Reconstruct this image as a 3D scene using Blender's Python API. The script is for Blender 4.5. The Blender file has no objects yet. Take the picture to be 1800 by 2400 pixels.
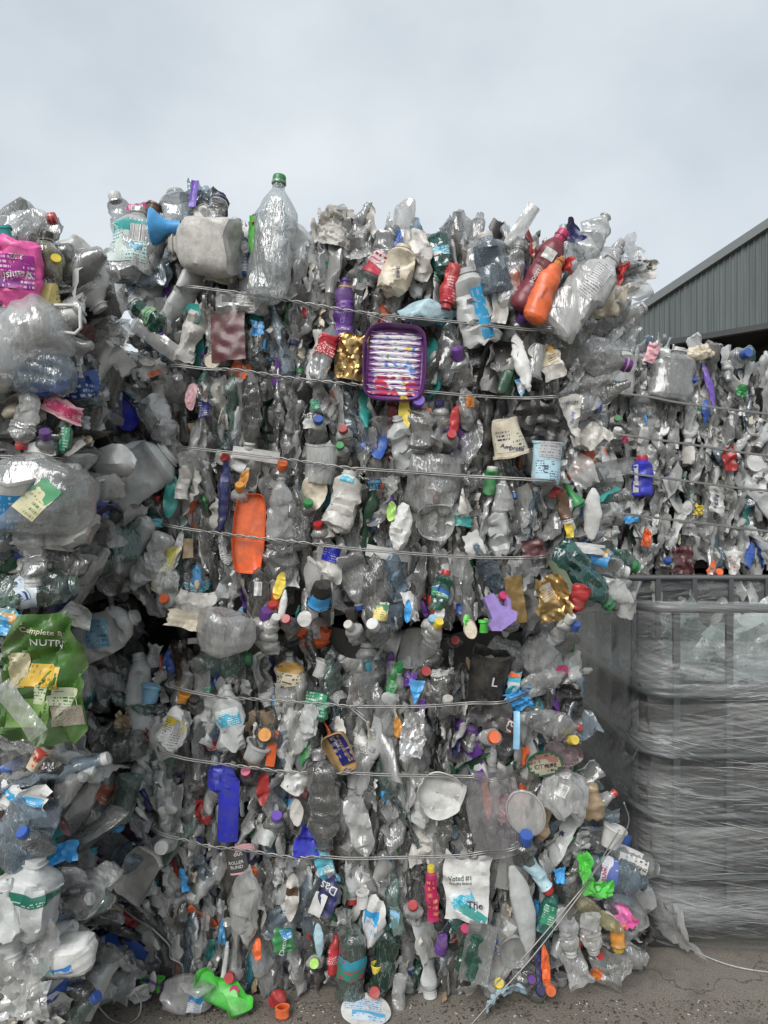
import bpy, math, random
import numpy as np
from mathutils import Matrix, Vector
from mathutils.bvhtree import BVHTree

sc = bpy.context.scene
COL = sc.collection
R = math.radians

# ---------------------------------------------------------------- camera
F = 1667.0                      # focal length in units of a 1800 x 2400 frame
EYE = 1.6
cam = bpy.data.cameras.new('camera')
cam.sensor_fit = 'VERTICAL'
cam.sensor_height = 36.0
cam.lens = 36.0 * F / 2400.0
cam.clip_start = 0.05
cam.clip_end = 3000.0
camo = bpy.data.objects.new('camera', cam)
COL.objects.link(camo)
camo.location = (0, 0, EYE)
camo.rotation_euler = (R(90), 0, 0)
sc.camera = camo

# ---------------------------------------------------------------- overcast sky and soft sun
SUN_EL, SUN_AZ = R(40), R(205)
world = bpy.data.worlds.new('World')
sc.world = world
world.use_nodes = True
nt = world.node_tree
nt.nodes.clear()
def wn(t, **k):
    n = nt.nodes.new(t)
    for a, b in k.items(): setattr(n, a, b)
    return n
out = wn('ShaderNodeOutputWorld'); bg = wn('ShaderNodeBackground')
sky = wn('ShaderNodeTexSky', sky_type='NISHITA', sun_disc=False)
sky.sun_elevation = SUN_EL; sky.sun_rotation = SUN_AZ
tc = wn('ShaderNodeTexCoord'); mp = wn('ShaderNodeMapping')
mp.inputs['Scale'].default_value = (1.0, 1.0, 1.4)
no = wn('ShaderNodeTexNoise'); no.inputs['Scale'].default_value = 2.3
no.inputs['Detail'].default_value = 5; no.inputs['Roughness'].default_value = 0.5
ra = wn('ShaderNodeValToRGB')
ra.color_ramp.elements[0].position = 0.34; ra.color_ramp.elements[0].color = (2.95, 3.3, 3.58, 1)
ra.color_ramp.elements[1].position = 0.64; ra.color_ramp.elements[1].color = (4.08, 4.33, 4.53, 1)
mx = wn('ShaderNodeMix', data_type='RGBA'); mx.inputs[0].default_value = 0.95
nt.links.new(tc.outputs['Generated'], mp.inputs['Vector'])
nt.links.new(mp.outputs[0], no.inputs['Vector'])
nt.links.new(no.outputs['Fac'], ra.inputs[0])
nt.links.new(sky.outputs[0], mx.inputs[6]); nt.links.new(ra.outputs[0], mx.inputs[7])
nt.links.new(mx.outputs[2], bg.inputs['Color'])
bg.inputs['Strength'].default_value = 0.1
nt.links.new(bg.outputs[0], out.inputs['Surface'])
sl = bpy.data.lights.new('sun', 'SUN'); sl.energy = 1.5; sl.angle = R(35); sl.color = (1.0, 0.97, 0.93)
slo = bpy.data.objects.new('sun', sl); COL.objects.link(slo)
# light comes from behind the camera's left shoulder, high up
sd = Vector((math.sin(SUN_AZ) * math.cos(SUN_EL), math.cos(SUN_AZ) * math.cos(SUN_EL), math.sin(SUN_EL)))
slo.rotation_euler = (-sd).to_track_quat('-Z', 'Y').to_euler()
slo.location = sd * 30
vs = sc.view_settings
vs.view_transform = 'Standard'; vs.look = 'None'; vs.exposure = 1.0; vs.gamma = 1.0; vs.use_curve_mapping = False
cy = sc.cycles
cy.max_bounces = 10; cy.diffuse_bounces = 3; cy.glossy_bounces = 3; cy.transmission_bounces = 4
cy.transparent_max_bounces = 14; cy.caustics_reflective = False; cy.caustics_refractive = False
cy.sample_clamp_indirect = 4.0
cy.use_denoising = True

# ---------------------------------------------------------------- helpers
def P(px, py, Y):
    return Vector(((px - 900) / F * Y, Y, EYE - (py - 1200) / F * Y))
def S(px, Y): return px * Y / F

def mesh(name, V, Q, mats, uv=None, midx=None, sharp=None, smooth=True):
    """all-quad or mixed mesh from arrays"""
    me = bpy.data.meshes.new(name)
    V = np.asarray(V, dtype=np.float32)
    if isinstance(Q, np.ndarray):
        n = len(Q)
        k = Q.shape[1]
        me.vertices.add(len(V)); me.vertices.foreach_set('co', V.ravel())
        me.loops.add(n * k); me.loops.foreach_set('vertex_index', Q.astype(np.int32).ravel())
        me.polygons.add(n); me.polygons.foreach_set('loop_start', np.arange(0, n * k, k, dtype=np.int32))
        me.update(calc_edges=True)
    else:
        me.from_pydata([tuple(v) for v in V], [], [tuple(q) for q in Q])
    for m in (mats if isinstance(mats, (list, tuple)) else [mats]): me.materials.append(m)
    if midx is not None: me.polygons.foreach_set('material_index', np.asarray(midx, dtype=np.int32))
    me.polygons.foreach_set('use_smooth', np.full(len(me.polygons), bool(smooth)))
    if uv is not None:
        l = me.uv_layers.new(name='UVMap')
        vi = np.empty(len(me.loops), dtype=np.int32); me.loops.foreach_get('vertex_index', vi)
        l.data.foreach_set('uv', np.asarray(uv, dtype=np.float32)[vi].ravel())
    if sharp is not None: me.set_sharp_from_angle(angle=R(sharp))
    me.update()
    return me

def link(name, me, parent=None):
    o = bpy.data.objects.new(name, me); COL.objects.link(o)
    if parent is not None: o.parent = parent
    return o
def empty(name, loc=(0, 0, 0)):
    o = bpy.data.objects.new(name, None); COL.objects.link(o); o.location = loc; o.empty_display_size = 0.1
    return o
def tag(o, label=None, cat=None, group=None, kind=None):
    if label: o['label'] = label
    if cat: o['category'] = cat
    if group: o['group'] = group
    if kind: o['kind'] = kind
    return o

class B:
    """collects simple shapes into one mesh"""
    def __init__(s): s.V = []; s.Q = []; s.m = []
    def add(s, V, Q, m=0):
        n = len(s.V); s.V.extend([tuple(v) for v in V]); s.Q.extend([tuple(int(i) + n for i in q) for q in Q]); s.m.extend([m] * len(Q))
    def box(s, a, b, m=0):
        x0, y0, z0 = a; x1, y1, z1 = b
        s.add([(x0,y0,z0),(x1,y0,z0),(x1,y1,z0),(x0,y1,z0),(x0,y0,z1),(x1,y0,z1),(x1,y1,z1),(x0,y1,z1)],
              [(3,2,1,0),(4,5,6,7),(0,1,5,4),(1,2,6,5),(2,3,7,6),(3,0,4,7)], m)
    def tube(s, pts, r, n=6, closed=False, m=0):
        V, Q = tube(pts, r, n, closed); s.add(V, Q, m)
    def build(s, name, mats, parent=None, smooth=True, sharp=40):
        return link(name, mesh(name, s.V, s.Q, mats, midx=s.m, smooth=smooth, sharp=sharp), parent)

def tube(pts, r, n=6, closed=False):
    pts = [Vector(p) for p in pts]; N = len(pts)
    rr = r if hasattr(r, '__len__') else [r] * N
    V, Q = [], []
    up = None
    for i, p in enumerate(pts):
        a = pts[i - 1] if (i > 0 or closed) else p
        b = pts[(i + 1) % N] if (i < N - 1 or closed) else p
        t = (b - a).normalized()
        if up is None: up = t.orthogonal().normalized()
        up = (up - t * up.dot(t))
        up = up.normalized() if up.length > 1e-6 else t.orthogonal().normalized()
        w = t.cross(up)
        for k in range(n):
            an = 2 * math.pi * k / n
            V.append(p + (up * math.cos(an) + w * math.sin(an)) * rr[i])
    for i in range(N if closed else N - 1):
        j = (i + 1) % N
        for k in range(n):
            Q.append((i * n + k, i * n + (k + 1) % n, j * n + (k + 1) % n, j * n + k))
    if not closed:
        Q.append(tuple(range(n - 1, -1, -1))); Q.append(tuple((N - 1) * n + k for k in range(n)))
    return V, Q

def spline(pts, per=8):
    """Catmull-Rom through the points"""
    p = [Vector(q) for q in pts]; p = [2 * p[0] - p[1]] + p + [2 * p[-1] - p[-2]]
    out = []
    for i in range(1, len(p) - 2):
        for k in range(per):
            t = k / per
            out.append(0.5 * ((2 * p[i]) + (p[i+1] - p[i-1]) * t + (2*p[i-1] - 5*p[i] + 4*p[i+1] - p[i+2]) * t*t
                       + (-p[i-1] + 3*p[i] - 3*p[i+1] + p[i+2]) * t**3))
    out.append(p[-2]); return out

# ---------------------------------------------------------------- materials
MC = {}
def newmat(name):
    m = bpy.data.materials.new(name); m.use_nodes = True
    m.node_tree.nodes.clear(); return m, m.node_tree
class N:
    def __init__(s, t): s.t = t
    def __call__(s, typ, ins=None, **k):
        n = s.t.nodes.new(typ)
        for a, b in k.items(): setattr(n, a, b)
        for key, v in (ins or {}).items():
            if isinstance(v, bpy.types.NodeSocket): s.t.links.new(v, n.inputs[key])
            elif v is not None: n.inputs[key].default_value = v
        return n
    def math(s, op, a, b=None, c=None, clamp=False):
        n = s.t.nodes.new('ShaderNodeMath'); n.operation = op; n.use_clamp = clamp
        for i, v in enumerate((a, b, c)):
            if v is None: continue
            if isinstance(v, bpy.types.NodeSocket): s.t.links.new(v, n.inputs[i])
            else: n.inputs[i].default_value = v
        return n.outputs[0]
    def mix(s, f, a, b):
        n = s.t.nodes.new('ShaderNodeMix'); n.data_type = 'RGBA'
        for i, v in ((0, f), (6, a), (7, b)):
            if isinstance(v, bpy.types.NodeSocket): s.t.links.new(v, n.inputs[i])
            elif i == 0: n.inputs[i].default_value = v
            else: n.inputs[i].default_value = (*v, 1)
        return n.outputs[2]
    def ramp(s, f, p0, p1, a=0.0, b=1.0):
        n = s.t.nodes.new('ShaderNodeMapRange'); n.inputs[1].default_value = p0; n.inputs[2].default_value = p1
        n.inputs[3].default_value = a; n.inputs[4].default_value = b
        s.t.links.new(f, n.inputs[0]); return n.outputs[0]
    def noise(s, vec, scale, detail=3, rough=0.55):
        n = s('ShaderNodeTexNoise', {'Scale': scale, 'Detail': detail, 'Roughness': rough})
        if vec is not None: s.t.links.new(vec, n.inputs['Vector'])
        return n.outputs['Fac']
    def rand(s):
        """one random number for each object and each loose piece"""
        a = s('ShaderNodeObjectInfo').outputs['Random']; b = s('ShaderNodeNewGeometry').outputs['Random Per Island']
        return s.math('FRACT', s.math('ADD', a, b))
    def out(s, sh): s('ShaderNodeOutputMaterial', {'Surface': sh})

GRIME = (0.10, 0.085, 0.065)
def clear_plastic(name, tint, haze=(0.28, 0.66), hazecol=(0.76, 0.76, 0.745), rough=0.15, bump=0.42):
    """thin clear PET: see-through, a little hazy and dirty, glossy at a glance"""
    if name in MC: return MC[name]
    m, t = newmat(name); n = N(t)
    pos = n('ShaderNodeNewGeometry').outputs['Position']
    mp = n('ShaderNodeMapping', {'Vector': pos, 'Scale': (1.0, 1.0, 0.45)}).outputs[0]
    r = n.rand()
    mv = n('ShaderNodeMapping', {'Vector': pos, 'Scale': (1.0, 1.0, 0.22), 'Rotation': (0.25, 0.35, 0.1)}).outputs[0]
    fine = n.noise(mp, 85, 3, 0.6)
    big = n.noise(mp, 14, 4, 0.6)
    wr = n.noise(mv, 60, 2, 0.5)
    # creases whitened by folding, and scuffs
    cr = n.ramp(n.math('ABSOLUTE', n.math('SUBTRACT', wr, 0.5)), 0.0, 0.030, 1.0, 0.0)
    cr2 = n.ramp(n.math('ABSOLUTE', n.math('SUBTRACT', n.noise(mp, 24, 3, 0.5), 0.5)), 0.0, 0.014, 1.0, 0.0)
    crease = n.math('MULTIPLY', n.math('MULTIPLY', n.math('MAXIMUM', cr, cr2), n.ramp(n.math('FRACT', n.math('MULTIPLY', r, 5.1)), 0, 1, .25, 1.0)), n.ramp(big, 0.40, 0.56, 0.10, 0.95))
    hgt = n.math('ADD', n.math('ADD', n.math('MULTIPLY', fine, .35), big), n.math('ADD', n.math('MULTIPLY', wr, 2.2), n.math('MULTIPLY', crease, 0.3)))
    bp = n('ShaderNodeBump', {'Strength': n.ramp(n.math('FRACT', n.math('MULTIPLY', r, 13.7)), 0, 1, bump * .25, bump * 1.25), 'Distance': 0.009, 'Height': hgt}).outputs[0]
    fa = n('ShaderNodeLayerWeight', {'Blend': 0.5, 'Normal': bp}).outputs['Facing']
    hz = n.ramp(r, 0, 1, haze[0], haze[1])
    hz = n.math('ADD', hz, n.math('MULTIPLY', n.math('POWER', fa, 2.5), 0.55))   # the shell is seen edge on: more plastic in the way
    hz = n.math('ADD', hz, n.ramp(big, 0.45, 0.75, 0.0, 0.25), clamp=True)
    hz = n.math('MAXIMUM', hz, n.math('MULTIPLY', crease, 0.95))
    dirt = n.ramp(n.noise(mp, 22, 5, 0.7), 0.50, 0.70, 0.0, 0.6)
    hc = n.mix(n.ramp(n.math('FRACT', n.math('MULTIPLY', r, 7.3)), 0.28, 0.95, 0.0, 1.0), hazecol, tuple(c * 0.34 for c in hazecol))
    hc = n.mix(dirt, hc, (0.15, 0.13, 0.105))
    hc = n.mix(n.math('MULTIPLY', crease, 0.8), hc, tuple(0.3 * c + 0.55 for c in hazecol))
    df = n('ShaderNodeBsdfDiffuse', {'Color': hc, 'Normal': bp}).outputs[0]
    tl = n('ShaderNodeBsdfTranslucent', {'Color': hc, 'Normal': bp}).outputs[0]
    body = n('ShaderNodeMixShader', {0: 0.4, 1: df, 2: tl}).outputs[0]
    tr = n('ShaderNodeBsdfTransparent', {'Color': (*tint, 1)}).outputs[0]
    base = n('ShaderNodeMixShader', {0: hz, 1: tr, 2: body}).outputs[0]
    gl = n('ShaderNodeBsdfGlossy', {'Color': (0.92, 0.94, 0.95, 1), 'Roughness': rough, 'Normal': bp}).outputs[0]
    fr = n.math('ADD', n.math('MULTIPLY', n.math('POWER', fa, 2.0), 0.80), 0.07, clamp=True)
    n.out(n('ShaderNodeMixShader', {0: fr, 1: base, 2: gl}).outputs[0])
    MC[name] = m; return m

def plastic(col, rough=0.36, grime=0.62, trans=0.0, name=None, metal=0.0, bump=0.25):
    """opaque or milky coloured plastic with grime and small dents"""
    key = ('p', tuple(round(c, 3) for c in col), rough, grime, trans, metal)
    if key in MC: return MC[key]
    m, t = newmat(name or 'plastic'); n = N(t)
    pos = n('ShaderNodeNewGeometry').outputs['Position']
    g = n.ramp(n.noise(pos, 17, 6, 0.72), 0.43, 0.72, 0.0, grime)
    sp = n.ramp(n.noise(pos, 120, 3, 0.6), 0.60, 0.72, 0.0, grime * 0.8)
    c = n.mix(n.math('MAXIMUM', g, sp), col, GRIME)
    sc_ = n('ShaderNodeMapping', {'Vector': pos, 'Scale': (90, 90, 9), 'Rotation': (0.3, 0.4, 0.2)}).outputs[0]
    scr = n.ramp(n.noise(sc_, 2.0, 2, 0.5), 0.66, 0.72, 0, 0.28)
    c = n.mix(scr, c, tuple(min(1, x * 0.6 + 0.22) for x in col))
    bp = n('ShaderNodeBump', {'Strength': bump, 'Distance': 0.005, 'Height': n.noise(pos, 45, 4, 0.6)}).outputs[0]
    pr = n('ShaderNodeBsdfPrincipled', {'Base Color': c, 'Roughness': rough, 'Normal': bp, 'Metallic': metal})
    sh = pr.outputs[0]
    if trans:
        tl = n('ShaderNodeBsdfTranslucent', {'Color': c}).outputs[0]
        sh = n('ShaderNodeMixShader', {0: trans, 1: sh, 2: tl}).outputs[0]
    n.out(sh); MC[key] = m; return m

def printed(bg, ink, rows=14, accent=None, code=False, fill=0.5):
    """flat print: lines of small type, an optional colour field and a bar code"""
    key = ('pr', bg, ink, rows, accent, code, fill)
    if key in MC: return MC[key]
    m, t = newmat('printed_label'); n = N(t)
    uv = n('ShaderNodeUVMap').outputs[0]
    s = n('ShaderNodeSeparateXYZ', {0: uv}); u, v = s.outputs[0], s.outputs[1]
    c = bg
    if accent:
        nz = n.noise(uv, 2.6, 1, 0.4)
        c = n.mix(n.math('GREATER_THAN', n.math('ADD', n.math('MULTIPLY', v, 0.55), n.math('MULTIPLY', nz, 0.6)), 0.66), bg, accent)
    vr = n.math('MULTIPLY', v, rows)
    row = n.math('FLOOR', vr)
    inrow = n.math('MULTIPLY', n.math('GREATER_THAN', n.math('FRACT', vr), 0.30), n.math('LESS_THAN', n.math('FRACT', vr), 0.80))
    cv = n('ShaderNodeCombineXYZ', {0: n.math('MULTIPLY', u, rows * 3.2), 1: n.math('MULTIPLY', row, 7.7)}).outputs[0]
    word = n.math('GREATER_THAN', n.noise(cv, 1.0, 2, 0.8), 0.50)
    blk = n('ShaderNodeCombineXYZ', {0: n.math('MULTIPLY', u, 2.1), 1: n.math('MULTIPLY', n.math('FLOOR', n.math('MULTIPLY', v, 4)), 3.1)}).outputs[0]
    on = n.math('GREATER_THAN', n.noise(blk, 1.0, 1, 0.4), 1 - fill)
    msk = n.math('MULTIPLY', n.math('MULTIPLY', inrow, word), on)
    c = n.mix(msk, c, ink)
    if code:
        bar = n.math('GREATER_THAN', n.noise(n('ShaderNodeCombineXYZ', {0: n.math('MULTIPLY', u, 90)}).outputs[0], 1.0, 1, 0.4), 0.5)
        win = n.math('MULTIPLY', n.math('MULTIPLY', n.math('GREATER_THAN', u, 0.5), n.math('LESS_THAN', u, 0.9)),
                     n.math('MULTIPLY', n.math('GREATER_THAN', v, 0.5), n.math('LESS_THAN', v, 0.93)))
        c = n.mix(win, c, n.mix(bar, (0.75, 0.75, 0.74), (0.02, 0.02, 0.02)))
    pos = n('ShaderNodeNewGeometry').outputs['Position']
    g = n.ramp(n.noise(pos, 25, 6, 0.7), 0.48, 0.75, 0.0, 0.4)
    c = n.mix(g, c, GRIME)
    bp = n('ShaderNodeBump', {'Strength': 0.2, 'Distance': 0.004, 'Height': n.noise(pos, 50, 4, 0.6)}).outputs[0]
    n.out(n('ShaderNodeBsdfPrincipled', {'Base Color': c, 'Roughness': 0.42, 'Normal': bp}).outputs[0])
    MC[key] = m; return m

C = dict(white=(0.72, 0.72, 0.70), dirtywhite=(0.55, 0.53, 0.49), milk=(0.62, 0.64, 0.63), cream=(0.66, 0.58, 0.44), black=(0.015, 0.015, 0.016),
    darkgrey=(0.06, 0.06, 0.062), grey=(0.25, 0.25, 0.25), red=(0.45, 0.008, 0.012), maroon=(0.10, 0.022, 0.03), burgundy=(0.18, 0.012, 0.03),
    orange=(0.85, 0.13, 0.01), yellow=(0.80, 0.60, 0.02), amber=(0.75, 0.30, 0.02), gold=(0.42, 0.27, 0.10), green=(0.02, 0.24, 0.06), bright=(0.07, 0.58, 0.05),
    lime=(0.40, 0.72, 0.12), darkgreen=(0.008, 0.07, 0.03), teal=(0.01, 0.30, 0.27), aqua=(0.05, 0.42, 0.55), sky=(0.02, 0.34, 0.75), blue=(0.012, 0.09, 0.42),
    cobalt=(0.01, 0.02, 0.50), navy=(0.010, 0.015, 0.11), paleblue=(0.22, 0.50, 0.72), iceblue=(0.42, 0.62, 0.70), purple=(0.12, 0.025, 0.27), violet=(0.16, 0.07, 0.50),
    lilac=(0.33, 0.22, 0.62), plum=(0.12, 0.008, 0.17), magenta=(0.50, 0.01, 0.12), pink=(0.80, 0.07, 0.36), palepink=(0.78, 0.40, 0.44), brown=(0.10, 0.045, 0.02),
    card=(0.42, 0.30, 0.18), olive=(0.13, 0.17, 0.10), bag_green=(0.035, 0.13, 0.008), salmon=(0.70, 0.24, 0.16))

CLEAR = clear_plastic('clear_pet', (0.96, 0.965, 0.965))
CLEAR_T = clear_plastic('clear_clean_pet', (0.94, 0.955, 0.955), haze=(0.20, 0.26), hazecol=(0.55, 0.57, 0.57))
CLEAR_G = clear_plastic('clear_green_pet', (0.62, 0.84, 0.74), hazecol=(0.26, 0.36, 0.32))
CLEAR_B = clear_plastic('clear_blue_pet', (0.66, 0.80, 0.92), hazecol=(0.28, 0.36, 0.42))
CLEAR_D = clear_plastic('clear_smoky_pet', (0.74, 0.73, 0.70), hazecol=(0.30, 0.295, 0.285), haze=(0.25, 0.55))
CLEAR_W = clear_plastic('milky_plastic', (0.88, 0.89, 0.88), haze=(0.5, 0.8), hazecol=(0.70, 0.70, 0.68))
CLEAR_Y = clear_plastic('clear_yellow_pet', (0.92, 0.88, 0.62), haze=(0.3, 0.5), hazecol=(0.45, 0.42, 0.28))
GREEN_B = clear_plastic('green_bottle_pet', (0.05, 0.45, 0.26), haze=(0.4, 0.6), hazecol=(0.015, 0.16, 0.10))
TEAL_B = clear_plastic('teal_bottle_pet', (0.15, 0.62, 0.55), haze=(0.35, 0.6), hazecol=(0.02, 0.24, 0.20))
PINK_B = clear_plastic('clear_pink_film', (0.95, 0.70, 0.72), haze=(0.3, 0.5), hazecol=(0.60, 0.36, 0.38))
BROWN_B = clear_plastic('brown_pet', (0.35, 0.2, 0.1), haze=(0.45, 0.6), hazecol=(0.08, 0.04, 0.02))
WHITE = plastic(C['white'], 0.4, 0.42, 0.15, 'white_plastic')
MILK = plastic(C['milk'], 0.34, 0.38, 0.25, 'milk_plastic')
WIRE = plastic((0.34, 0.335, 0.325), 0.45, 0.35, 0, 'wire_steel', 0.85)
GOLD = plastic((.46, .31, .13), 0.34, 0.3, 0, 'gold_foil', 0.9)
FOIL = plastic((0.62, 0.62, 0.62), 0.3, 0.5, 0, 'silver_foil', 0.7)
for k_ in C:
    l_ = sum(C[k_]) / 3; C[k_] = tuple(l_ + (x - l_) * .9 for x in C[k_])
def mat(c):
    if not isinstance(c, str): return c
    if c in SPECIAL: return SPECIAL[c]
    return plastic(C[c], name=c + '_plastic')
SPECIAL = dict(cleart=CLEAR_T, clear=CLEAR, clearg=CLEAR_G, clearb=CLEAR_B, cleard=CLEAR_D, clearw=CLEAR_W, cleary=CLEAR_Y, greenb=GREEN_B, tealb=TEAL_B, pinkb=PINK_B, brownb=BROWN_B,
    white=WHITE, milk=MILK, goldfoil=GOLD, foil=FOIL)

# ---------------------------------------------------------------- crumpled shapes (local frame: X right, Z up, front faces -Y)
def tri(x): return np.abs((x % 1.0) - 0.5) * 4 - 1
def unit(rng):
    v = rng.normal(size=3); return v / np.linalg.norm(v)
def crumple(V, rng, amp, wl, n=5, w=None):
    D = np.zeros_like(V)
    for i in range(n):
        k = wl * rng.uniform(0.55, 1.7)
        ph = rng.random() + 0.3 * np.sin(V @ unit(rng) / wl * 2.0 + rng.random() * 6)
        D += unit(rng) * (tri(V @ unit(rng) / k + ph) * amp * k / wl / math.sqrt(n))[:, None]
    return V + (D if w is None else D * w[:, None])
def sstep(a, b, x):
    t = np.clip((x - a) / (b - a), 0, 1); return t * t * (3 - 2 * t)
def gridfaces(nv, nu, wrap):
    a = np.arange(nv * nu).reshape(nv, nu)
    b = np.roll(a, -1, 1)
    q = np.stack([a[:-1], b[:-1], b[1:], a[1:]], -1)
    if not wrap: q = q[:, :-1]
    return q.reshape(-1, 4)

PROF = {
 'water': [(0,.02),(.004,.36),(.03,.37),(.034,.46),(.05,.46),(.055,.36),(.09,.40),(.17,.78),(.25,1),(.30,.99),(.33,.91),(.36,1),(.40,.91),(.44,1),(.48,.91),(.52,1),(.60,1),(.66,.92),(.72,1),(.78,.92),(.84,1),(.94,.98),(.98,.80),(1,.5),(.995,.03)],
 'soda': [(0,.02),(.004,.30),(.03,.31),(.034,.40),(.05,.40),(.055,.31),(.10,.34),(.20,.70),(.32,1),(.42,.97),(.50,.88),(.58,.90),(.70,1),(.84,1),(.93,.96),(.98,.74),(1,.45),(.985,.03)],
 'wide': [(0,.02),(.004,.50),(.05,.50),(.055,.58),(.075,.58),(.08,.5),(.12,.70),(.18,.95),(.24,1),(.5,.98),(.75,1),(.95,1),(.99,.90),(1,.6),(.99,.03)],
 'pouch': [(0,.03),(.004,.55),(.05,.78),(.15,.96),(.35,1.03),(.65,1.03),(.85,.96),(.95,.82),(.996,.6),(1,.03)],
 'blade': [(0,.03),(.01,.25),(.12,.62),(.30,.95),(.55,1.0),(.8,.75),(.95,.4),(1,.03)],
 'jug': [(0,.02),(.004,.30),(.06,.31),(.065,.38),(.08,.38),(.085,.30),(.12,.34),(.24,.80),(.34,1),(.6,1),(.9,1),(.97,.95),(1,.75),(.995,.03)],
 'tube': [(0,.03),(.004,.6),(.1,.62),(.12,.9),(.5,1.0),(.85,1.0),(.99,1.0),(1,.03)],
}
def bottle_geo(W, H, rng, prof='water', flat=0.45, nu=20, nv=26, amp=0.012, wl=0.06, bend=0.12, square=0.0, twist=0.3, keepneck=True, neckr=None):
    pr = np.array(PROF[prof]); s = np.concatenate([[0], np.cumsum(np.hypot(np.diff(pr[:, 0]), np.diff(pr[:, 1]) * 0.4))]); s /= s[-1]
    # ring positions: keep the profile's own knots, then add even ones
    q = np.unique(np.round(np.concatenate([s, np.linspace(0, 1, nv)]), 4)) if nv > 16 else np.linspace(0, 1, nv)
    t = np.interp(q, s, pr[:, 0]); r = np.interp(q, s, pr[:, 1])
    nv = len(t)
    if neckr: r = r * (1 + (neckr / (np.interp(0.03, pr[:, 0], pr[:, 1]) * W / 2) - 1) * (1 - sstep(0.055, 0.24, t)))
    an = np.arange(nu) / nu * 2 * np.pi
    cx, cy_ = np.cos(an), np.sin(an)
    if square: 
        e = 1 - square * 0.6
        cx = np.sign(cx) * np.abs(cx) ** e; cy_ = np.sign(cy_) * np.abs(cy_) ** e
    Rr = W / 2
    ramp = sstep(0.08, 0.34, t) if keepneck else np.ones(nv)
    fx = 1.0; fy = 1 - ramp * (1 - flat)
    X = (r * Rr)[:, None] * cx[None]; Y = (r * Rr * fy)[:, None] * cy_[None]
    Z = np.repeat((H / 2 - t * H)[:, None], nu, 1)
    tw = (twist * rng.uniform(-1, 1)) * t * ramp
    c, s_ = np.cos(tw)[:, None], np.sin(tw)[:, None]
    X, Y = X * c - Y * s_, X * s_ + Y * c
    V = np.stack([X, Y, Z], -1).reshape(-1, 3)
    w = np.repeat(ramp, nu)
    V = crumple(V, rng, amp, wl, 5, w)
    V = crumple(V, rng, amp * 0.45, wl * 0.4, 4, w)
    tt = np.repeat(t, nu)
    V[:, 0] += rng.uniform(-bend, bend) * H * (tt ** 2) + rng.uniform(-bend, bend) * H * 0.4 * np.sin(tt * 3.1) * w
    V[:, 1] += rng.uniform(-bend, bend) * H * 0.5 * (tt ** 2)
    Q = gridfaces(nv, nu, True)
    uv = np.stack([np.tile(np.arange(nu) / nu, nv), 1 - tt], -1)
    return V, Q, uv

def sheet_geo(W, H, rng, amp=0.02, wl=0.08, nx=12, nz=16, shape='rag', curl=0.15, inplane=0.4):
    u, v = np.meshgrid(np.linspace(-1, 1, nx), np.linspace(-1, 1, nz))
    hw = np.ones(nz); vv = v[:, 0]
    if shape == 'rag':
        l = 1 + 0.16 * np.interp(vv, np.linspace(-1, 1, 7), rng.uniform(-1.6, 0.6, 7)); rr = 1 + 0.16 * np.interp(vv, np.linspace(-1, 1, 7), rng.uniform(-1.6, 0.6, 7))
        u = np.where(u < 0, u * l[:, None], u * rr[:, None])
        top = 1 + 0.18 * np.interp(np.linspace(-1, 1, nx), np.linspace(-1, 1, 6), rng.uniform(-1.5, .6, 6))
        v = np.where(v > 0, v * top[None], v * (1 + 0.10 * rng.uniform(-1, .5)))
    elif shape == 'bag':
        k = np.interp(vv, [-1, -.75, -.2, .45, .8, 1], [.62, .92, 1, .95, .62, .5]); u = u * k[:, None]; v = v - .12 * u * (v < -.4) 
    elif shape == 'tri': u = u * (0.08 + 0.92 * (0.5 + 0.5 * vv))[:, None]
    elif shape == 'leaf': u = u * np.sqrt(np.clip(1.03 - vv ** 2, 0.01, 1))[:, None]
    elif shape == 'oval':
        k = np.sqrt(np.clip(1 - 0.5 * v ** 2, 0, 1)); k2 = np.sqrt(np.clip(1 - 0.5 * u ** 2, 0, 1)); u, v = u * k, v * k2
    X = u * W / 2; Z = v * H / 2
    Y = curl * W * (u ** 2) * rng.choice([-1, 1]) + curl * 0.6 * H * rng.uniform(-1, 1) * v ** 2
    V = np.stack([X, Y, Z], -1).reshape(-1, 3)
    wl = min(wl, 0.75 * max(0.02, min(W, H)) + 0.01); V0 = V
    V = crumple(V, rng, amp, wl, 5); V = crumple(V, rng, amp * 0.4, wl * 0.4, 4)
    V[:, 0] = V0[:, 0] + (V[:, 0] - V0[:, 0]) * inplane; V[:, 2] = V0[:, 2] + (V[:, 2] - V0[:, 2]) * inplane
    uv = np.stack([(np.tile(np.linspace(0, 1, nx), nz)), np.repeat(np.linspace(0, 1, nz), nx)], -1)
    return V, gridfaces(nz, nx, False), uv

def lathe(prof, n=24, axis='z'):
    pr = np.array(prof, dtype=float); an = np.arange(n) / n * 2 * np.pi
    X = pr[:, 0][:, None] * np.cos(an)[None]; Y = pr[:, 0][:, None] * np.sin(an)[None]; Z = np.repeat(pr[:, 1][:, None], n, 1)
    if axis == 'y': V = np.stack([X, Z, Y], -1)        # profile height runs along Y (disc facing the viewer)
    else: V = np.stack([X, Y, Z], -1)
    uv = np.stack([np.tile(np.arange(n) / n, len(pr)), np.repeat(np.linspace(0, 1, len(pr)), n)], -1)
    return V.reshape(-1, 3), gridfaces(len(pr), n, True), uv

def cap_geo(r, h, n=24, knurl=0.05):
    """screw cap standing on z=0 with a ribbed skirt"""
    pr = [(r*.90, 0), (r, 0.001), (r, h*.30), (r, h*.62), (r*.985, h*.86), (r*.92, h), (r*.60, h*.985), (r*.02, h*.985)]
    V, Q, uv = lathe(pr, n)
    V = V.reshape(len(pr), n, 3)
    V[1:4, ::2, :2] *= 1 - knurl
    return V.reshape(-1, 3), Q, uv

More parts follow.
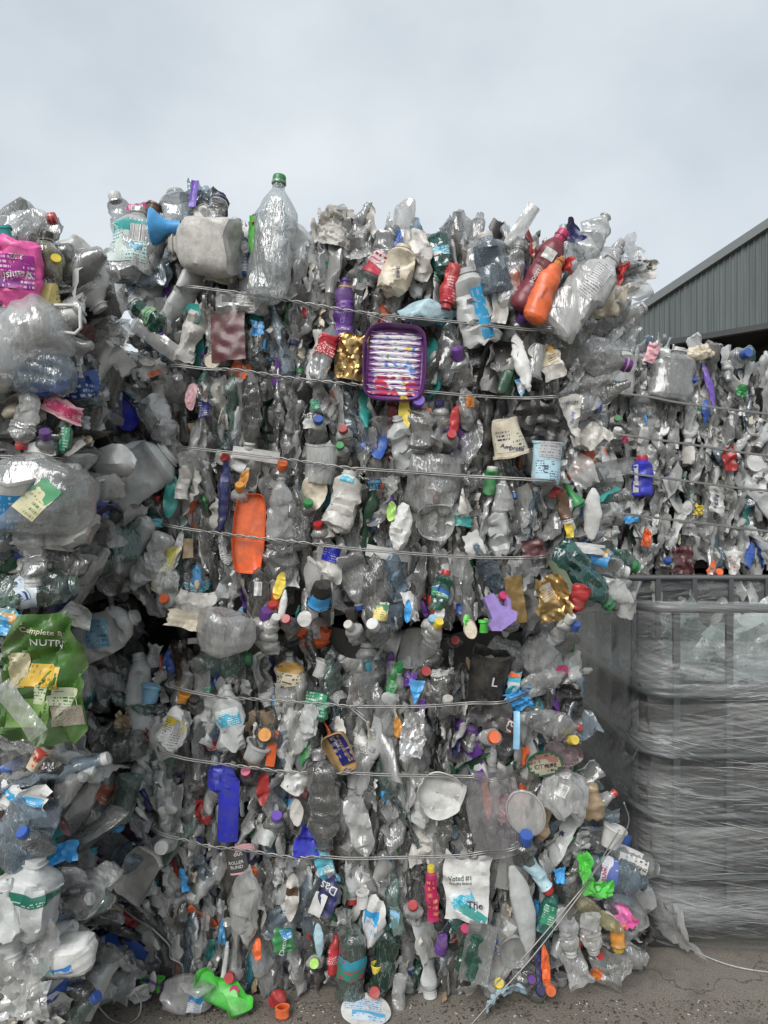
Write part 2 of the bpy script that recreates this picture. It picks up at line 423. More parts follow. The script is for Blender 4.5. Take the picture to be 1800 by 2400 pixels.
def tray_geo(W, H, D, rng, rnd=0.3, n=32, amp=0.004, rim=0.05):
    """shallow tray, open side to the viewer"""
    an = (np.arange(n) + 0.5) / n * 2 * np.pi
    e = rnd
    cx = np.sign(np.cos(an)) * np.abs(np.cos(an)) ** e; cz = np.sign(np.sin(an)) * np.abs(np.sin(an)) ** e
    prof = [(1.0, 0.006), (1.0, -0.002), (1 - rim * .5, -0.005), (1 - rim, 0.0), (1 - rim * 1.5, D * .45), (1 - rim * 2.4, D * .92), (1 - rim * 3.2, D), (0.45, D), (0.02, D)]
    V = []
    m = min(W, H)
    for k, y in prof:
        ins = (1 - k) * m / 2 if k > 0.5 else None
        if ins is not None: V += [(a * (W / 2 - ins), y, b * (H / 2 - ins)) for a, b in zip(cx, cz)]
        else: V += [(a * W / 2 * k, y, b * H / 2 * k) for a, b in zip(cx, cz)]
    V = np.array(V); V = crumple(V, rng, amp, 0.07, 5)
    uv = np.stack([V[:, 0] / W + .5, V[:, 2] / H + .5], -1)
    return V, gridfaces(len(prof), n, True), uv

def tub_geo(W, H, rng, taper=0.75, n=26, amp=0.004, flat=1.0):
    r = W / 2; rb = r * taper; w = 0.0025
    pr = [(r*.02, -H/2 + w), (rb - w, -H/2 + w), (rb + (r-rb)*.5 - w, 0), (r - w, H/2 - .006), (r - w, H/2), (r + .004, H/2), (r + .004, H/2 - .008), (r, H/2 - .009), (rb + (r-rb)*.8, H*.3), (rb + (r-rb)*.5, 0), (rb + (r-rb)*.2, -H*.3), (rb, -H/2 + .006), (rb*.94, -H/2), (r*.02, -H/2)]
    V, Q, uv = lathe(pr, n); V[:, 1] *= flat
    V = crumple(V, rng, amp, 0.06, 5)
    return V, Q, uv

def prism(outline, th):
    n = len(outline); V = [(x, -th / 2, z) for x, z in outline] + [(x, th / 2, z) for x, z in outline]
    Q = [tuple(range(n)), tuple(range(2 * n - 1, n - 1, -1))] + [(i, n + i, n + (i + 1) % n, (i + 1) % n) for i in range(n)]
    return V, Q

def bvh(V, Q): return BVHTree.FromPolygons([tuple(map(float, v)) for v in V], [tuple(int(i) for i in q) for q in Q])
def ray(b, x, z):
    h = b.ray_cast(Vector((x, -2.0, z)), Vector((0, 1, 0)))
    return None if h[0] is None else h[0].y
def decal(V, Q, cx, cz, w, h, rot=0, nx=9, nz=9, off=0.002):
    """a printed patch that lies on the front of a shape"""
    b = bvh(V, Q); c, s = math.cos(R(rot)), math.sin(R(rot))
    pts, uv, idx = [], [], {}
    for j in range(nz):
        for i in range(nx):
            a = (i / (nx - 1) - .5) * w; d = (j / (nz - 1) - .5) * h
            x = cx + a * c + d * s; z = cz - a * s + d * c
            y = ray(b, x, z)
            if y is None: continue
            idx[(i, j)] = len(pts); pts.append((x, y - off, z)); uv.append((i / (nx - 1), j / (nz - 1)))
    q = [(idx[(i, j)], idx[(i+1, j)], idx[(i+1, j+1)], idx[(i, j+1)]) for j in range(nz-1) for i in range(nx-1)
         if all(k in idx for k in ((i, j), (i+1, j), (i+1, j+1), (i, j+1)))
         and max(pts[idx[k]][1] for k in ((i, j), (i+1, j), (i+1, j+1), (i, j+1))) - min(pts[idx[k]][1] for k in ((i, j), (i+1, j), (i+1, j+1), (i, j+1))) < 0.035]
    return pts, q, uv
TX = {}
def text2d(s):
    if s in TX: return TX[s]
    cu = bpy.data.curves.new('t', 'FONT'); cu.body = s; cu.align_x = 'CENTER'; cu.align_y = 'CENTER'; cu.resolution_u = 2; cu.offset = 0.012
    o = bpy.data.objects.new('t', cu); COL.objects.link(o)
    dg = bpy.context.evaluated_depsgraph_get()
    me = bpy.data.meshes.new_from_object(o.evaluated_get(dg))
    V = np.array([v.co[:2] for v in me.vertices]); Q = [tuple(p.vertices) for p in me.polygons]
    bpy.data.objects.remove(o); bpy.data.curves.remove(cu); bpy.data.meshes.remove(me)
    V = V - (V.max(0) + V.min(0)) / 2; V = V / (V[:, 0].max() - V[:, 0].min())
    TX[s] = (V, Q); return TX[s]
def lettering(V, Q, s, cx, cz, w, rot=0, off=0.004, tall=1.0):
    b = bvh(V, Q); T, F_ = text2d(s); c, sn = math.cos(R(rot)), math.sin(R(rot))
    pts = []; ys = []
    for a, d in T * w:
        d *= tall
        x = cx + a * c + d * sn; z = cz - a * sn + d * c
        y = ray(b, x, z); ys.append(y); pts.append([x, y, z])
    g = [y for y in ys if y is not None]; my = min(g) if g else 0
    for p in pts:
        p[1] = (my if p[1] is None else p[1]) - off
    return pts, F_
rng0 = np.random.default_rng(11)
# ---------------------------------------------------------------- ground
def build_ground():
    m, t = newmat('yard_concrete'); n = N(t)
    pos = n('ShaderNodeNewGeometry').outputs['Position']
    a = n.noise(pos, 1.3, 6, 0.65); b = n.noise(pos, 210, 3, 0.7); d = n.noise(pos, 9, 6, 0.7)
    c = n.mix(n.ramp(a, 0.3, 0.7), (0.125, 0.110, 0.091), (0.205, 0.185, 0.157))
    c = n.mix(n.ramp(b, 0.42, 0.62, 0, 0.55), c, (0.30, 0.275, 0.235))
    c = n.mix(n.ramp(b, 0.46, 0.36, 0, 0.7), c, (0.055, 0.048, 0.04))
    c = n.mix(n.ramp(d, 0.55, 0.75, 0, 0.6), c, (0.07, 0.058, 0.046))
    ckn = n('ShaderNodeTexVoronoi', {'Vector': n('ShaderNodeVectorMath', {0: pos, 1: n('ShaderNodeTexNoise', {'Vector': pos, 'Scale': 3.0, 'Detail': 5}).outputs['Color']}, operation='ADD').outputs[0], 'Scale': 0.9}, feature='DISTANCE_TO_EDGE').outputs['Distance']
    c = n.mix(n.ramp(ckn, .0, .006, .75, 0), c, (.04, .034, .028))
    st = n.ramp(n.noise(pos, 2.2, 4, .6), .56, .62, 0, .45)
    c = n.mix(st, c, (.075, .064, .052))
    bp = n('ShaderNodeBump', {'Strength': 0.5, 'Distance': 0.004, 'Height': n.math('ADD', b, n.math('MULTIPLY', d, 2.0))}).outputs[0]
    n.out(n('ShaderNodeBsdfPrincipled', {'Base Color': c, 'Roughness': 0.75, 'Normal': bp}).outputs[0])
    V = [(-900, -900, 0), (900, -900, 0), (900, 900, 0), (-900, 900, 0)]
    tag(link('ground', mesh('ground', V, [(0, 1, 2, 3)], m)), kind='structure')
    # grit, flakes and shreds that have fallen off the bales
    g = B(); r = np.random.default_rng(5)
    for i in range(3000):
        near = r.random() < 0.90
        x = r.uniform(-0.9, 1.9); y = (2.33 - abs(r.normal()) * 0.07 if near else r.uniform(1.6, 2.9))
        s = r.uniform(0.0012, 0.005) * (1.9 if r.random() < 0.07 else 1); an = r.uniform(0, 6.3); k = r.uniform(0.3, 1)
        ca, sa = math.cos(an), math.sin(an); h = s * r.uniform(.2, .8)
        pts = [(-s, -s*k, .0005), (s, -s*k*.6, .0005), (s*.8, s*k, .0005), (-s*.7, s*k*.8, .0005), (0, 0, h)]
        mi = int(r.choice([0] * 14 + [1] * 10 + [2] * 2))
        g.add([(x + p*ca - q*sa, y + p*sa + q*ca, z) for p, q, z in pts], [(0, 1, 4), (1, 2, 4), (2, 3, 4), (3, 0, 4)], mi)
    tag(g.build('litter', [plastic((0.05, 0.042, 0.035)), plastic((0.16, 0.13, 0.10)), plastic((0.5, 0.48, 0.44)), plastic((0.4, 0.05, 0.04))], smooth=False, sharp=None), kind='stuff')
build_ground()

# ---------------------------------------------------------------- where the faces of the bales stand
def Yf(px, py, zone):
    if zone == 'M':
        # drawn in along every wire, bulging between them
        q = py - (0.10 if py < 1450 else 0.02) * (px - 870)
        d = min(abs(q - w) for w in (736, 905, 1100, 1290, 1656, 1815, 2011))
        y = 2.36 + 0.030 * max(0.0, 1 - d / 70)
        if px < 420: y += ((420 - px) / 200) ** 2 * (0.14 if py < 1480 else 0.07)
        if px > 1280: y += ((px - 1280) / 200) ** 2 * 0.16
        if 1300 < py < 1482: y -= 0.06 * (py - 1300) / 182
        if py >= 1482: y += 0.22 * max(0, 1 - (py - 1482) / 170)
        if py > 2250 and px > 1100: y -= 0.0
        return y
    if zone == 'L':
        y = 1.95
        if px > 110: y += ((px - 110) / 130) ** 2 * 0.30
        return y
    if zone == 'Z': return 3.25
    return 4.30 + (max(0, 1450 - px) / 200) ** 2 * 0.1
POLY = {
 'MU': [(250,640),(300,570),(420,530),(560,535),(700,530),(780,510),(900,550),(1050,560),(1200,550),(1330,570),(1440,630),(1470,700),(1435,780),(1435,860),(1385,930),(1395,1000),(1395,1080),(1430,1170),(1395,1250),(1470,1330),(1430,1400),(1335,1450),(1200,1478),(900,1482),(600,1462),(430,1440),(290,1390),(225,1325),(205,1230),(280,1180),(262,1080),(272,1000),(262,900),(240,840),(335,760),(300,700)],
 'ML': [(300,1480),(430,1470),(600,1482),(900,1500),(1325,1490),(1360,1560),(1365,1700),(1335,1790),(1395,1900),(1470,1980),(1520,2040),(1495,2130),(1510,2220),(1400,2275),(1250,2300),(1080,2325),(900,2335),(600,2330),(300,2310),(205,2255),(185,2120),(165,1960),(215,1830),(275,1720),(285,1600)],
 'LU': [(-260,520),(20,540),(120,575),(225,620),(245,720),(225,800),(205,900),(225,1000),(195,1100),(205,1180),(225,1330),(195,1410),(50,1450),(-260,1450)],
 'LL': [(-260,1460),(0,1470),(40,1700),(200,1730),(215,1800),(155,1880),(155,2050),(165,2180),(195,2300),(225,2420),(-260,2600)],
 'F': [(1385,850),(1480,815),(1560,812),(1700,830),(1800,838),(2120,850),(2120,1345),(1380,1345)],
}
CAVITY = [(185,1450),(250,1420),(310,1500),(300,1580),(318,1660),(285,1720),(205,1780),(190,1640)]
def inside(px, py, poly):
    c = False; j = len(poly) - 1
    for i in range(len(poly)):
        xi, yi = poly[i]; xj, yj = poly[j]
        if (yi > py) != (yj > py) and px < (xj - xi) * (py - yi) / (yj - yi) + xi: c = not c
        j = i
    return c

# ---------------------------------------------------------------- the bales
def boxgrid(a, b, step):
    a = np.array(a, float); b = np.array(b, float); V = []; Q = []; n0 = 0
    for ax in range(3):
        o = [i for i in range(3) if i != ax]
        for side in (0, 1):
            nu = max(2, int((b[o[0]] - a[o[0]]) / step)); nv = max(2, int((b[o[1]] - a[o[1]]) / step))
            u, v = np.meshgrid(np.linspace(a[o[0]], b[o[0]], nu), np.linspace(a[o[1]], b[o[1]], nv))
            p = np.zeros((nu * nv, 3)); p[:, o[0]] = u.ravel(); p[:, o[1]] = v.ravel(); p[:, ax] = (a, b)[side][ax]
            q = gridfaces(nv, nu, False) + n0
            V.append(p); Q.append(q if side == (ax != 1) else q[:, ::-1]); n0 += len(p)
    return np.concatenate(V), np.concatenate(Q)
CORE = plastic((0.085, 0.083, 0.08), 0.45, 0.4, 0, 'shaded_core_plastic')  # pressed waste, coloured dark so gaps between the pieces read as shade
def bale(label, group, lo, hi):
    c = ((lo[0] + hi[0]) / 2, (lo[1] + hi[1]) / 2, lo[2])
    root = empty('plastic_bale', c); tag(root, label, 'bale', group)
    V, Q = boxgrid(lo, hi, 0.05)
    V = crumple(V, rng0, 0.02, 0.09, 6); V = crumple(V, rng0, 0.012, 0.04, 4)
    V[:, 2] = np.maximum(V[:, 2], 0.004)
    o = link('pressed_core', mesh('pressed_core', V - np.array(c), Q, CORE, sharp=30), root)
    return root
GB = 'bales of pressed plastic bottles'
BALE = {
 'MU': bale('upper wire-tied bale of crushed bottles in the middle stack, purple paint tray in its face', GB, (-0.66, 2.55, 1.23), (0.52, 3.55, 2.46)),
 'ML': bale('lower bale of the middle stack, resting on the ground under the orange tray bale', GB, (-0.68, 2.56, 0.0), (0.50, 3.55, 1.17)),
 'LU': bale('upper bale of the left stack, cut by the photo edge, pink pouch on top', GB, (-2.2, 2.16, 1.30), (-0.98, 3.20, 2.10)),
 'LL': bale('lower bale of the left stack below the green pet food bag', GB, (-2.2, 2.20, 0.0), (-1.06, 3.20, 1.22)),
 'F': bale('bale in the farther stack behind the film-wrapped cage, below the grey shed', GB, (1.10, 4.50, 1.24), (3.0, 5.5, 2.46)),
 'F2': bale('bottom bale of the farther stack, mostly hidden behind the wrapped cage', GB, (1.10, 4.50, 0.0), (3.0, 5.5, 1.20)),
 'Z': bale('bale added behind the gap between the left and middle stacks to darken it', GB, (-2.1, 3.40, 0.0), (-0.80, 4.4, 2.28)),  # added so that the gap between the stacks closes dark
}
def world_child(name, V, Q, mats, root, **k):
    V = np.asarray([tuple(v) for v in V]) - np.array(root.location)
    return link(name, mesh(name, V, Q, mats, **k), root)

# ---- loose pieces pressed into the bales, beyond the ones built singly
PALETTE = ['clear'] * 50 + ['cleard'] * 30 + ['clearw'] * 22 + ['clearg'] * 5 + ['clearb'] * 6 + ['white'] * 5 + ['milk'] * 3 + \
          ['dirtywhite', 'blue', 'red', 'teal', 'maroon', 'darkgreen', 'navy', 'purple', 'card', 'black', 'orange', 'aqua', 'greenb', 'black', 'darkgrey']  # extra smoky and black pieces put the shade of the gaps into colour
PAL_SCRAP = ['clear'] * 8 + ['clearw'] * 14 + ['white'] * 9 + ['dirtywhite'] * 9 + ['milk'] * 5 + ['cleard'] * 6 + ['blue', 'red', 'teal', 'navy', 'card', 'cream', 'green', 'sky', 'orange', 'cream', 'black', 'purple']
PAL_FAR = ['clear'] * 20 + ['clearw'] * 54 + ['white'] * 18 + ['milk'] * 18 + ['clearg'] * 6 + ['clearb'] * 5 + ['cleard'] * 3 + ['dirtywhite'] * 5 + ['blue', 'teal', 'maroon']  # paler mix: cleaner waste, and the stronger light put into its colour
STM = []; 
for c_ in PALETTE + PAL_SCRAP + PAL_FAR:
    m_ = mat(c_)
    if m_ not in STM: STM.append(m_)
LOW = []
for i in range(46):
    r = np.random.default_rng(900 + i)
    k = i % 6
    if k < 3: g = bottle_geo(r.uniform(.06, .10), r.uniform(.17, .30), r, ['water', 'soda', 'wide'][k], r.uniform(.15, .5), 12, 13, 0.014, 0.06)
    elif k == 3: g = bottle_geo(r.uniform(.05, .09), r.uniform(.15, .28), r, 'blade', r.uniform(.1, .3), 10, 12, 0.012, 0.06, keepneck=False)
    else: g = sheet_geo(r.uniform(.07, .14), r.uniform(.12, .26), r, 0.022, 0.07, 9, 12)
    LOW.append(g[:2])
def rot(roll, pitch, yaw): return np.array((Matrix.Rotation(roll, 3, 'Y') @ Matrix.Rotation(pitch, 3, 'X') @ Matrix.Rotation(yaw, 3, 'Z')))
def heap(bk, items, seed):
    r = np.random.default_rng(seed); Vs, Qs, Ms = [], [], []; n = 0
    for loc, roll, scale in items:
        V, Q = LOW[r.integers(len(LOW))]
        M = rot(roll + r.normal() * 0.17 + (math.pi if r.random() < .5 else 0), r.normal() * 0.25, r.uniform(0, 6.3)) * scale * r.uniform(.8, 1.2)
        W = V @ M.T + np.array(loc)
        W[:, 2] = np.maximum(W[:, 2], 0.003 + 0.004 * r.random())
        Vs.append(W); Qs.append(Q + n); n += len(V)
        pal = PAL_SCRAP if scale < .62 else PAL_FAR if bk in ('F', 'F2') else PALETTE
        Ms.append(np.full(len(Q), STM.index(mat(pal[r.integers(len(pal))]))))
    root = BALE[bk]
    o = world_child('packed_plastic', np.concatenate(Vs), np.concatenate(Qs), STM, root, midx=np.concatenate(Ms), smooth=True, sharp=35)
    tag(o, kind='stuff')
def cells(poly, sx, sy, r, jit=0.45):
    xs = [p[0] for p in poly]; ys = [p[1] for p in poly]; out = []
    y = min(ys); k = 0
    while y < max(ys):
        x = min(xs) + (k % 2) * sx / 2
        while x < max(xs):
            a, b = x + r.uniform(-jit, jit) * sx, y + r.uniform(-jit, jit) * sy
            if inside(a, b, poly) and not inside(a, b, CAVITY): out.append((a, b))
            x += sx
        y += sy; k += 1
    return out
def fan_roll(px, py, zone):
    """how a piece leans: upright in the face, splayed outwards past the corners"""
    if zone == 'M':
        if px < 400: return -R(70) * min(1, (400 - px) / 110)
        if px > 1300: 
            k = min(1, (px - 1300) / 110)
            return R(62 if py < 900 else 100) * k if py < 1480 else R(120) * k
        return 0
    if zone == 'L': return R(80) if (py % 500) < 330 else R(40)
    return 0
for bk, zone, seed in (('MU', 'M', 1), ('ML', 'M', 2), ('LU', 'L', 3), ('LL', 'L', 4), ('F', 'F', 5)):
    r = np.random.default_rng(seed * 77); items = []
    poly = POLY[bk]
    k = {'M': 1, 'L': 1.25, 'F': 0.74}[zone]
    cxp = sum(p[0] for p in poly) / len(poly); cyp = sum(p[1] for p in poly) / len(poly)
    for dep, sx, sy, shrink in ((0.035, 38, 84, 0.985), (0.085, 48, 100, 0.97), (0.14, 60, 120, 0.95)):
        for px, py in cells(poly, sx * k, sy * k, r):
            px = cxp + (px - cxp) * shrink; py = cyp + (py - cyp) * shrink
            if zone == 'M' and 1408 < py < 1570: continue     # the joint between the two bales
            Y = Yf(px, py, zone) + dep + r.normal() * 0.012
            items.append((P(px, py, Y), fan_roll(px, py, zone), 1.0 if zone != 'L' else 1.25))
    # scraps caught between the bigger pieces
    for px, py in cells(poly, 30 * k, 40 * k, r):
        if r.random() < (.8 if zone != 'F' else .25) and not (zone == 'M' and 1465 < py < 1540): items.append((P(px, py, Yf(px, py, zone) + r.uniform(-.012, .04)), fan_roll(px, py, zone), r.uniform(.2, .5) * (1.2 if zone == 'L' else 1)))
    # the top and the flanks of the bale
    lo = {'MU': (-0.70, 2.50, 1.22, 0.56, 3.5, 2.47), 'ML': (-0.60, 2.50, 0.02, 0.54, 3.5, 1.2), 'LU': (-2.1, 2.1, 1.3, -0.95, 3.1, 2.12), 'LL': (-2.1, 2.1, 0.02, -1.02, 3.1, 1.22), 'F': (1.1, 4.45, 1.25, 2.9, 5.4, 2.46)}[bk]
    for i in range(150 if zone == 'M' else 240 if zone == 'F' else 90):
        z = r.uniform(lo[2] + .05, lo[5]); y = r.uniform(lo[1], min(lo[4], lo[1] + .9))
        if zone != 'L' and not (bk == 'ML' and z > .5): items.append(((lo[0] - .01 + r.normal() * .03, y, z), r.uniform(-.9, .9), 1.0))  # lower bale's upper left flank stays bare: dark core as cavity shade
        if zone != 'F': items.append(((lo[3] + .01 + r.normal() * .03, y, z), r.uniform(-.9, .9), 1.1))
    if bk != 'ML':
        for i in range(110):
            items.append(((r.uniform(lo[0], lo[3]), r.uniform(lo[1], lo[4]), lo[5] + abs(r.normal()) * .02), r.uniform(.6, 2.4), 1.0 if zone != 'F' else .7))
    heap(bk, items, seed)
r = np.random.default_rng(66); items = []
for px in range(100, 560, 46):
    for py in range(800, 2300, 100):
        if 1380 < py < 1760: continue  # no pieces here: the bare dark core stands in for shade
        Y = 3.38 + r.normal() * .04
        items.append((P(px + r.uniform(-20, 20), py + r.uniform(-40, 40), Y), r.normal() * .5, 1.2))
heap('Z', items, 6)
r = np.random.default_rng(67); items = []
for px in range(1400, 2100, 40):
    for py in range(1330, 1800, 70):
        items.append((P(px + r.uniform(-20, 20), py + r.uniform(-40, 40), 4.42 + r.normal() * .03), r.normal() * .4, 1.0))
heap('F2', items, 7)

# ---------------------------------------------------------------- baling wire: two strands, twisted together over part of their length
def baling_wire(bk, pts, zone, twist=None, sides=True, rad=0.0023, lift=0.058, tail=None):
    root = BALE[bk]; b = B()
    W = [P(px, py, Yf(px, py, zone) - (0.03 if zone == 'M' else 0) - lift) for px, py in pts]
    if zone == 'M':   # pulled into the corners
        W[0].y += 0.02; W[-1].y -= 0.03
        if sides:
            W = [Vector((-0.70, 3.5, W[0].z + .01)), Vector((-0.735, 2.9, W[0].z + .005)), Vector((-0.715, 2.52, W[0].z))] + W + [Vector((0.575, 2.56, W[-1].z)), Vector((0.60, 2.9, W[-1].z)), Vector((0.565, 3.5, W[-1].z))]
    L = spline(W, 10)
    s = 0; a, c = [], []
    t0, t1 = (P(twist[0], 0, 2.32).x, P(twist[1], 0, 2.32).x) if twist else (9, 9)
    for i, p in enumerate(L):
        if i: s += (p - L[i-1]).length
        k = 1 if t0 < p.x < t1 else 0
        ph = s * 75 * k + 0.6 * math.sin(s * 3) 
        d = 0.0036 if k else 0.0030
        o = Vector((0, math.cos(ph) * d if k else 0.0008, math.sin(ph) * d if k else d))
        a.append(p + o); c.append(p - o)
    def fine(q): return spline(q, 3)
    b.tube(fine(a), rad, 6); b.tube(fine(c), rad, 6)
    if tail:
        q = [P(x, y, Yf(x, y, zone) - lift - 0.008 - 0.02 * i / len(tail)) for i, (x, y) in enumerate(tail)]
        b.tube(spline(q, 6), rad, 6); b.tube([p + Vector((0.004, 0, 0.007)) for p in spline(q, 6)][:-3], rad, 6)
    o = world_child('baling_wire', b.V, b.Q, WIRE, root)
    return o
D = 1.085
def dpx(l): return [(x * D, y * D) for x, y in l]
baling_wire('MU', dpx([(395,618),(480,628),(570,640),(640,652),(700,662),(760,672),(850,683),(1000,697),(1140,712),(1190,716)]), 'M', (540, 900), tail=[(855,735),(890,747),(918,760)])
baling_wire('MU', dpx([(365,788),(450,797),(520,800),(640,818),(760,830),(860,840),(1000,853),(1130,860),(1200,862)]), 'M', (520, 960), tail=[(880,905),(910,897),(945,893)])
baling_wire('MU', dpx([(380,966),(475,975),(560,985),(640,995),(750,1010),(860,1018),(1000,1028),(1190,1040)]), 'M', (640, 830), tail=[(820,1100),(840,1112),(853,1124)])
baling_wire('MU', dpx([(345,1132),(420,1145),(500,1155),(560,1163),(650,1172),(760,1185),(880,1195),(1000,1203),(1120,1205),(1175,1200)]), 'M', (480, 760))
baling_wire('ML', [(390,1602),(416,1613),(500,1631),(620,1640),(760,1650),(815,1655),(900,1656),(1000,1655),(1100,1648),(1190,1636)], 'M', (500, 840), tail=[(815,1655),(840,1675),(866,1698)])
baling_wire('ML', [(365,1756),(420,1775),(500,1788),(600,1800),(660,1808),(760,1813),(820,1812),(900,1816),(1000,1818),(1100,1820),(1175,1816)], 'M', (520, 830), tail=[(800,1815),(812,1805),(825,1812)])
baling_wire('ML', [(350,1945),(450,1973),(500,1985),(560,1990),(650,2005),(700,2010),(760,2008),(830,2012),(1000,2008),(1080,2005),(1130,1998),(1215,1970)], 'M', (430, 760))
def loose_wire(pts, name='snapped_wire', rad=0.0026, root=None):
    b = B()
    for q in pts: b.tube(spline(q, 7), rad, 6)
    return world_child(name, b.V, b.Q, WIRE, BALE['ML'])
loose_wire([[P(x, y, Yf(x, y, 'M') - .05) for x, y in [(262,2108),(300,2140),(345,2172),(360,2178),(345,2168),(310,2150)]],
            [P(x, y, Yf(x, y, 'M') - .055) for x, y in [(352,2172),(380,2198),(397,2218),(400,2245),(425,2260),(433,2290),(450,2300),(485,2345)]]])
K = [(1378,2066,2.30),(1235,2235,2.22),(1155,2312,2.16)]
K2 = [(1380,2070,2.30),(1250,2240,2.2),(1150,2350,2.14),(1095,2412,2.10)]
loose_wire([[P(*q) for q in K], [P(*q) for q in K2], [P(x, y, 2.32) for x, y in [(1378,2066),(1420,2008),(1462,1955),(1474,1920),(1462,1880)]], [P(x, y, 2.33) for x, y in [(1376,2068),(1418,2000),(1452,1945)]]], rad=0.0022)
G_ = B()
G_.tube(spline([(1.03, 2.66, .05), (1.12, 2.58, .012), (1.22, 2.50, .006), (1.36, 2.46, .006), (1.52, 2.46, .006)], 8), 0.0022, 6)
tag(G_.build('plastic_strap', plastic((.5, .49, .46))), 'pale strap trailing across the concrete in front of the wrapped cage', 'strap')

for ypts, tw in (([(1375,908),(1400,915),(1520,930),(1600,945),(1800,970),(2100,1000)], None), ([(1370,1008),(1500,1025),(1640,1045),(1800,1068),(2100,1095)], None),
                 ([(1390,1098),(1540,1118),(1700,1140),(1800,1150),(2100,1172)], None), ([(1400,1196),(1550,1215),(1660,1228),(1800,1245),(2100,1270)], None)):
    baling_wire('F', ypts, 'F', None, False, 0.0042, 0.10)
baling_wire('LU', [(-240,1066),(0,1070),(130,1075),(205,1088)], 'L', None, False, 0.002, 0.02)
baling_wire('LU', [(-240,1092),(0,1096),(130,1098),(195,1094)], 'L', None, False, 0.002, 0.02)

# ---------------------------------------------------------------- the grey shed at upper right
def build_shed():
    e = Vector((0.716, -0.698, 0)); nrm = Vector((-0.698, -0.716, 0)); Bp = Vector((6.64, 12.3, 0))
    root = empty('steel_shed', Bp); tag(root, 'grey steel shed with ribbed gable cladding above its dark open front', 'shed')
    m, t = newmat('cladding'); n = N(t)
    pos = n('ShaderNodeNewGeometry').outputs['Position']
    st = n('ShaderNodeMapping', {'Vector': pos, 'Scale': (6, 6, 0.25)}).outputs[0]
    c = n.mix(n.ramp(n.noise(st, 1.5, 5, 0.6), 0.35, 0.7), (0.080, 0.100, 0.100), (0.128, 0.150, 0.147))
    c = n.mix(n.ramp(n.noise(n('ShaderNodeMapping', {'Vector': pos, 'Scale': (14, 14, .18)}).outputs[0], 1.0, 4, .7), .55, .75, 0, .5), c, (.085, .09, .085))
    n.out(n('ShaderNodeBsdfPrincipled', {'Base Color': c, 'Roughness': 0.55}).outputs[0])
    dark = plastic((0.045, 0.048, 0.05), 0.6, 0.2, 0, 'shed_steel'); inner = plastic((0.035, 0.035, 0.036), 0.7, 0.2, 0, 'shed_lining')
    def W(s, d, z): return Bp + e * s + nrm * d + Vector((0, 0, z))     # s along the gable, d towards the camera, z up
    top = lambda s: 6.58 + 0.44 * s if s < 8 else 6.58 + 0.44 * (16 - s)
    s0 = -3.4; low = 4.87
    k = 0
    while s0 < 18:
        s1 = s0 + 1.0; b = B(); prof = []
        x = s0 + .004
        while x < s1 - .01:
            prof += [(x, 0.0), (x + .055, 0.0), (x + .066, .022), (x + .089, .022)]
            x += .1
        prof.append((s1 + .014, 0.003))
        V = []
        for s, d in prof: V += [W(s, d, low), W(s, d, max(low + .03, top(s)))]
        Q = [(2*i, 2*i+2, 2*i+3, 2*i+1) for i in range(len(prof) - 1)]
        o = world_child('cladding_sheet', V, Q, m, root, smooth=False)
        s0 = s1
    b = B()
    for s in (-3.45, 8.0): pass
    def bar(p, q, w, h, name, mm, dz=0):
        b = B(); V = []
        for (s, d, z) in (p, q):
            V += [W(s, d - w, z - h + dz), W(s, d + w, z - h + dz), W(s, d + w, z + dz), W(s, d - w, z + dz)]
        b.add(V, [(0, 1, 5, 4), (1, 2, 6, 5), (2, 3, 7, 6), (3, 0, 4, 7), (3, 2, 1, 0), (4, 5, 6, 7)])
        return world_child(name, b.V, b.Q, mm, root, smooth=False)
    trim = plastic((0.16, 0.175, 0.18), 0.5, 0.2, 0, 'shed_trim')
    bar((-3.5, 0.03, top(-3.5) + .05), (8.0, 0.03, top(8) + .05), .08, .16, 'verge_flashing', trim)
    bar((8.0, 0.03, top(8) + .05), (19.0, 0.03, top(19) + .05), .08, .16, 'verge_flashing', trim)
    bar((-3.5, -0.02, low - .004), (19, -0.02, low - .004), .07, .10, 'drip_trim', dark)
    # roof slope seen from below, its rooflights and purlins
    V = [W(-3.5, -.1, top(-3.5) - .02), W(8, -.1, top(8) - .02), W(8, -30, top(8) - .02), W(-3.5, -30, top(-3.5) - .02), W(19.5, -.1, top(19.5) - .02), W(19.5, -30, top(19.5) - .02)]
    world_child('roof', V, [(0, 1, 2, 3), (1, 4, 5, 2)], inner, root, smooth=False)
    for d in (-2.2, -5.5, -9, -13, -18):
        bar((-3.4, d, top(-3.4) - .25), (8, d, top(8) - .25), .09, .28, 'rafter', dark)
    for s in (-2.2, -.6, 1.0, 2.6, 4.2, 5.8):
        V = [W(s - .07, -.3, top(s) - .05), W(s + .07, -.3, top(s) - .05), W(s + .07, -29, top(s) - .05), W(s - .07, -29, top(s) - .05),
             W(s - .07, -.3, top(s) - .22), W(s + .07, -.3, top(s) - .22), W(s + .07, -29, top(s) - .22), W(s - .07, -29, top(s) - .22)]
        world_child('purlin', V, [(0, 1, 2, 3), (7, 6, 5, 4), (0, 4, 5, 1), (2, 6, 7, 3), (1, 5, 6, 2), (3, 7, 4, 0)], dark, root, smooth=False)
    mt, t2 = newmat('rooflight'); n = N(t2)
    n.out(n('ShaderNodeBsdfTranslucent', {'Color': (.8, .84, .84, 1)}).outputs[0])
    for s in (-.2, 2.0, 4.6):
        for d in (-3.6, -8.2, -14):
            dz = -0.03
            hole = [W(s, d, top(s) + .03), W(s + .55, d, top(s + .55) + .03), W(s + .55, d - 2.6, top(s + .55) + .03), W(s, d - 2.6, top(s) + .03)]
            ROOFL.append(hole)
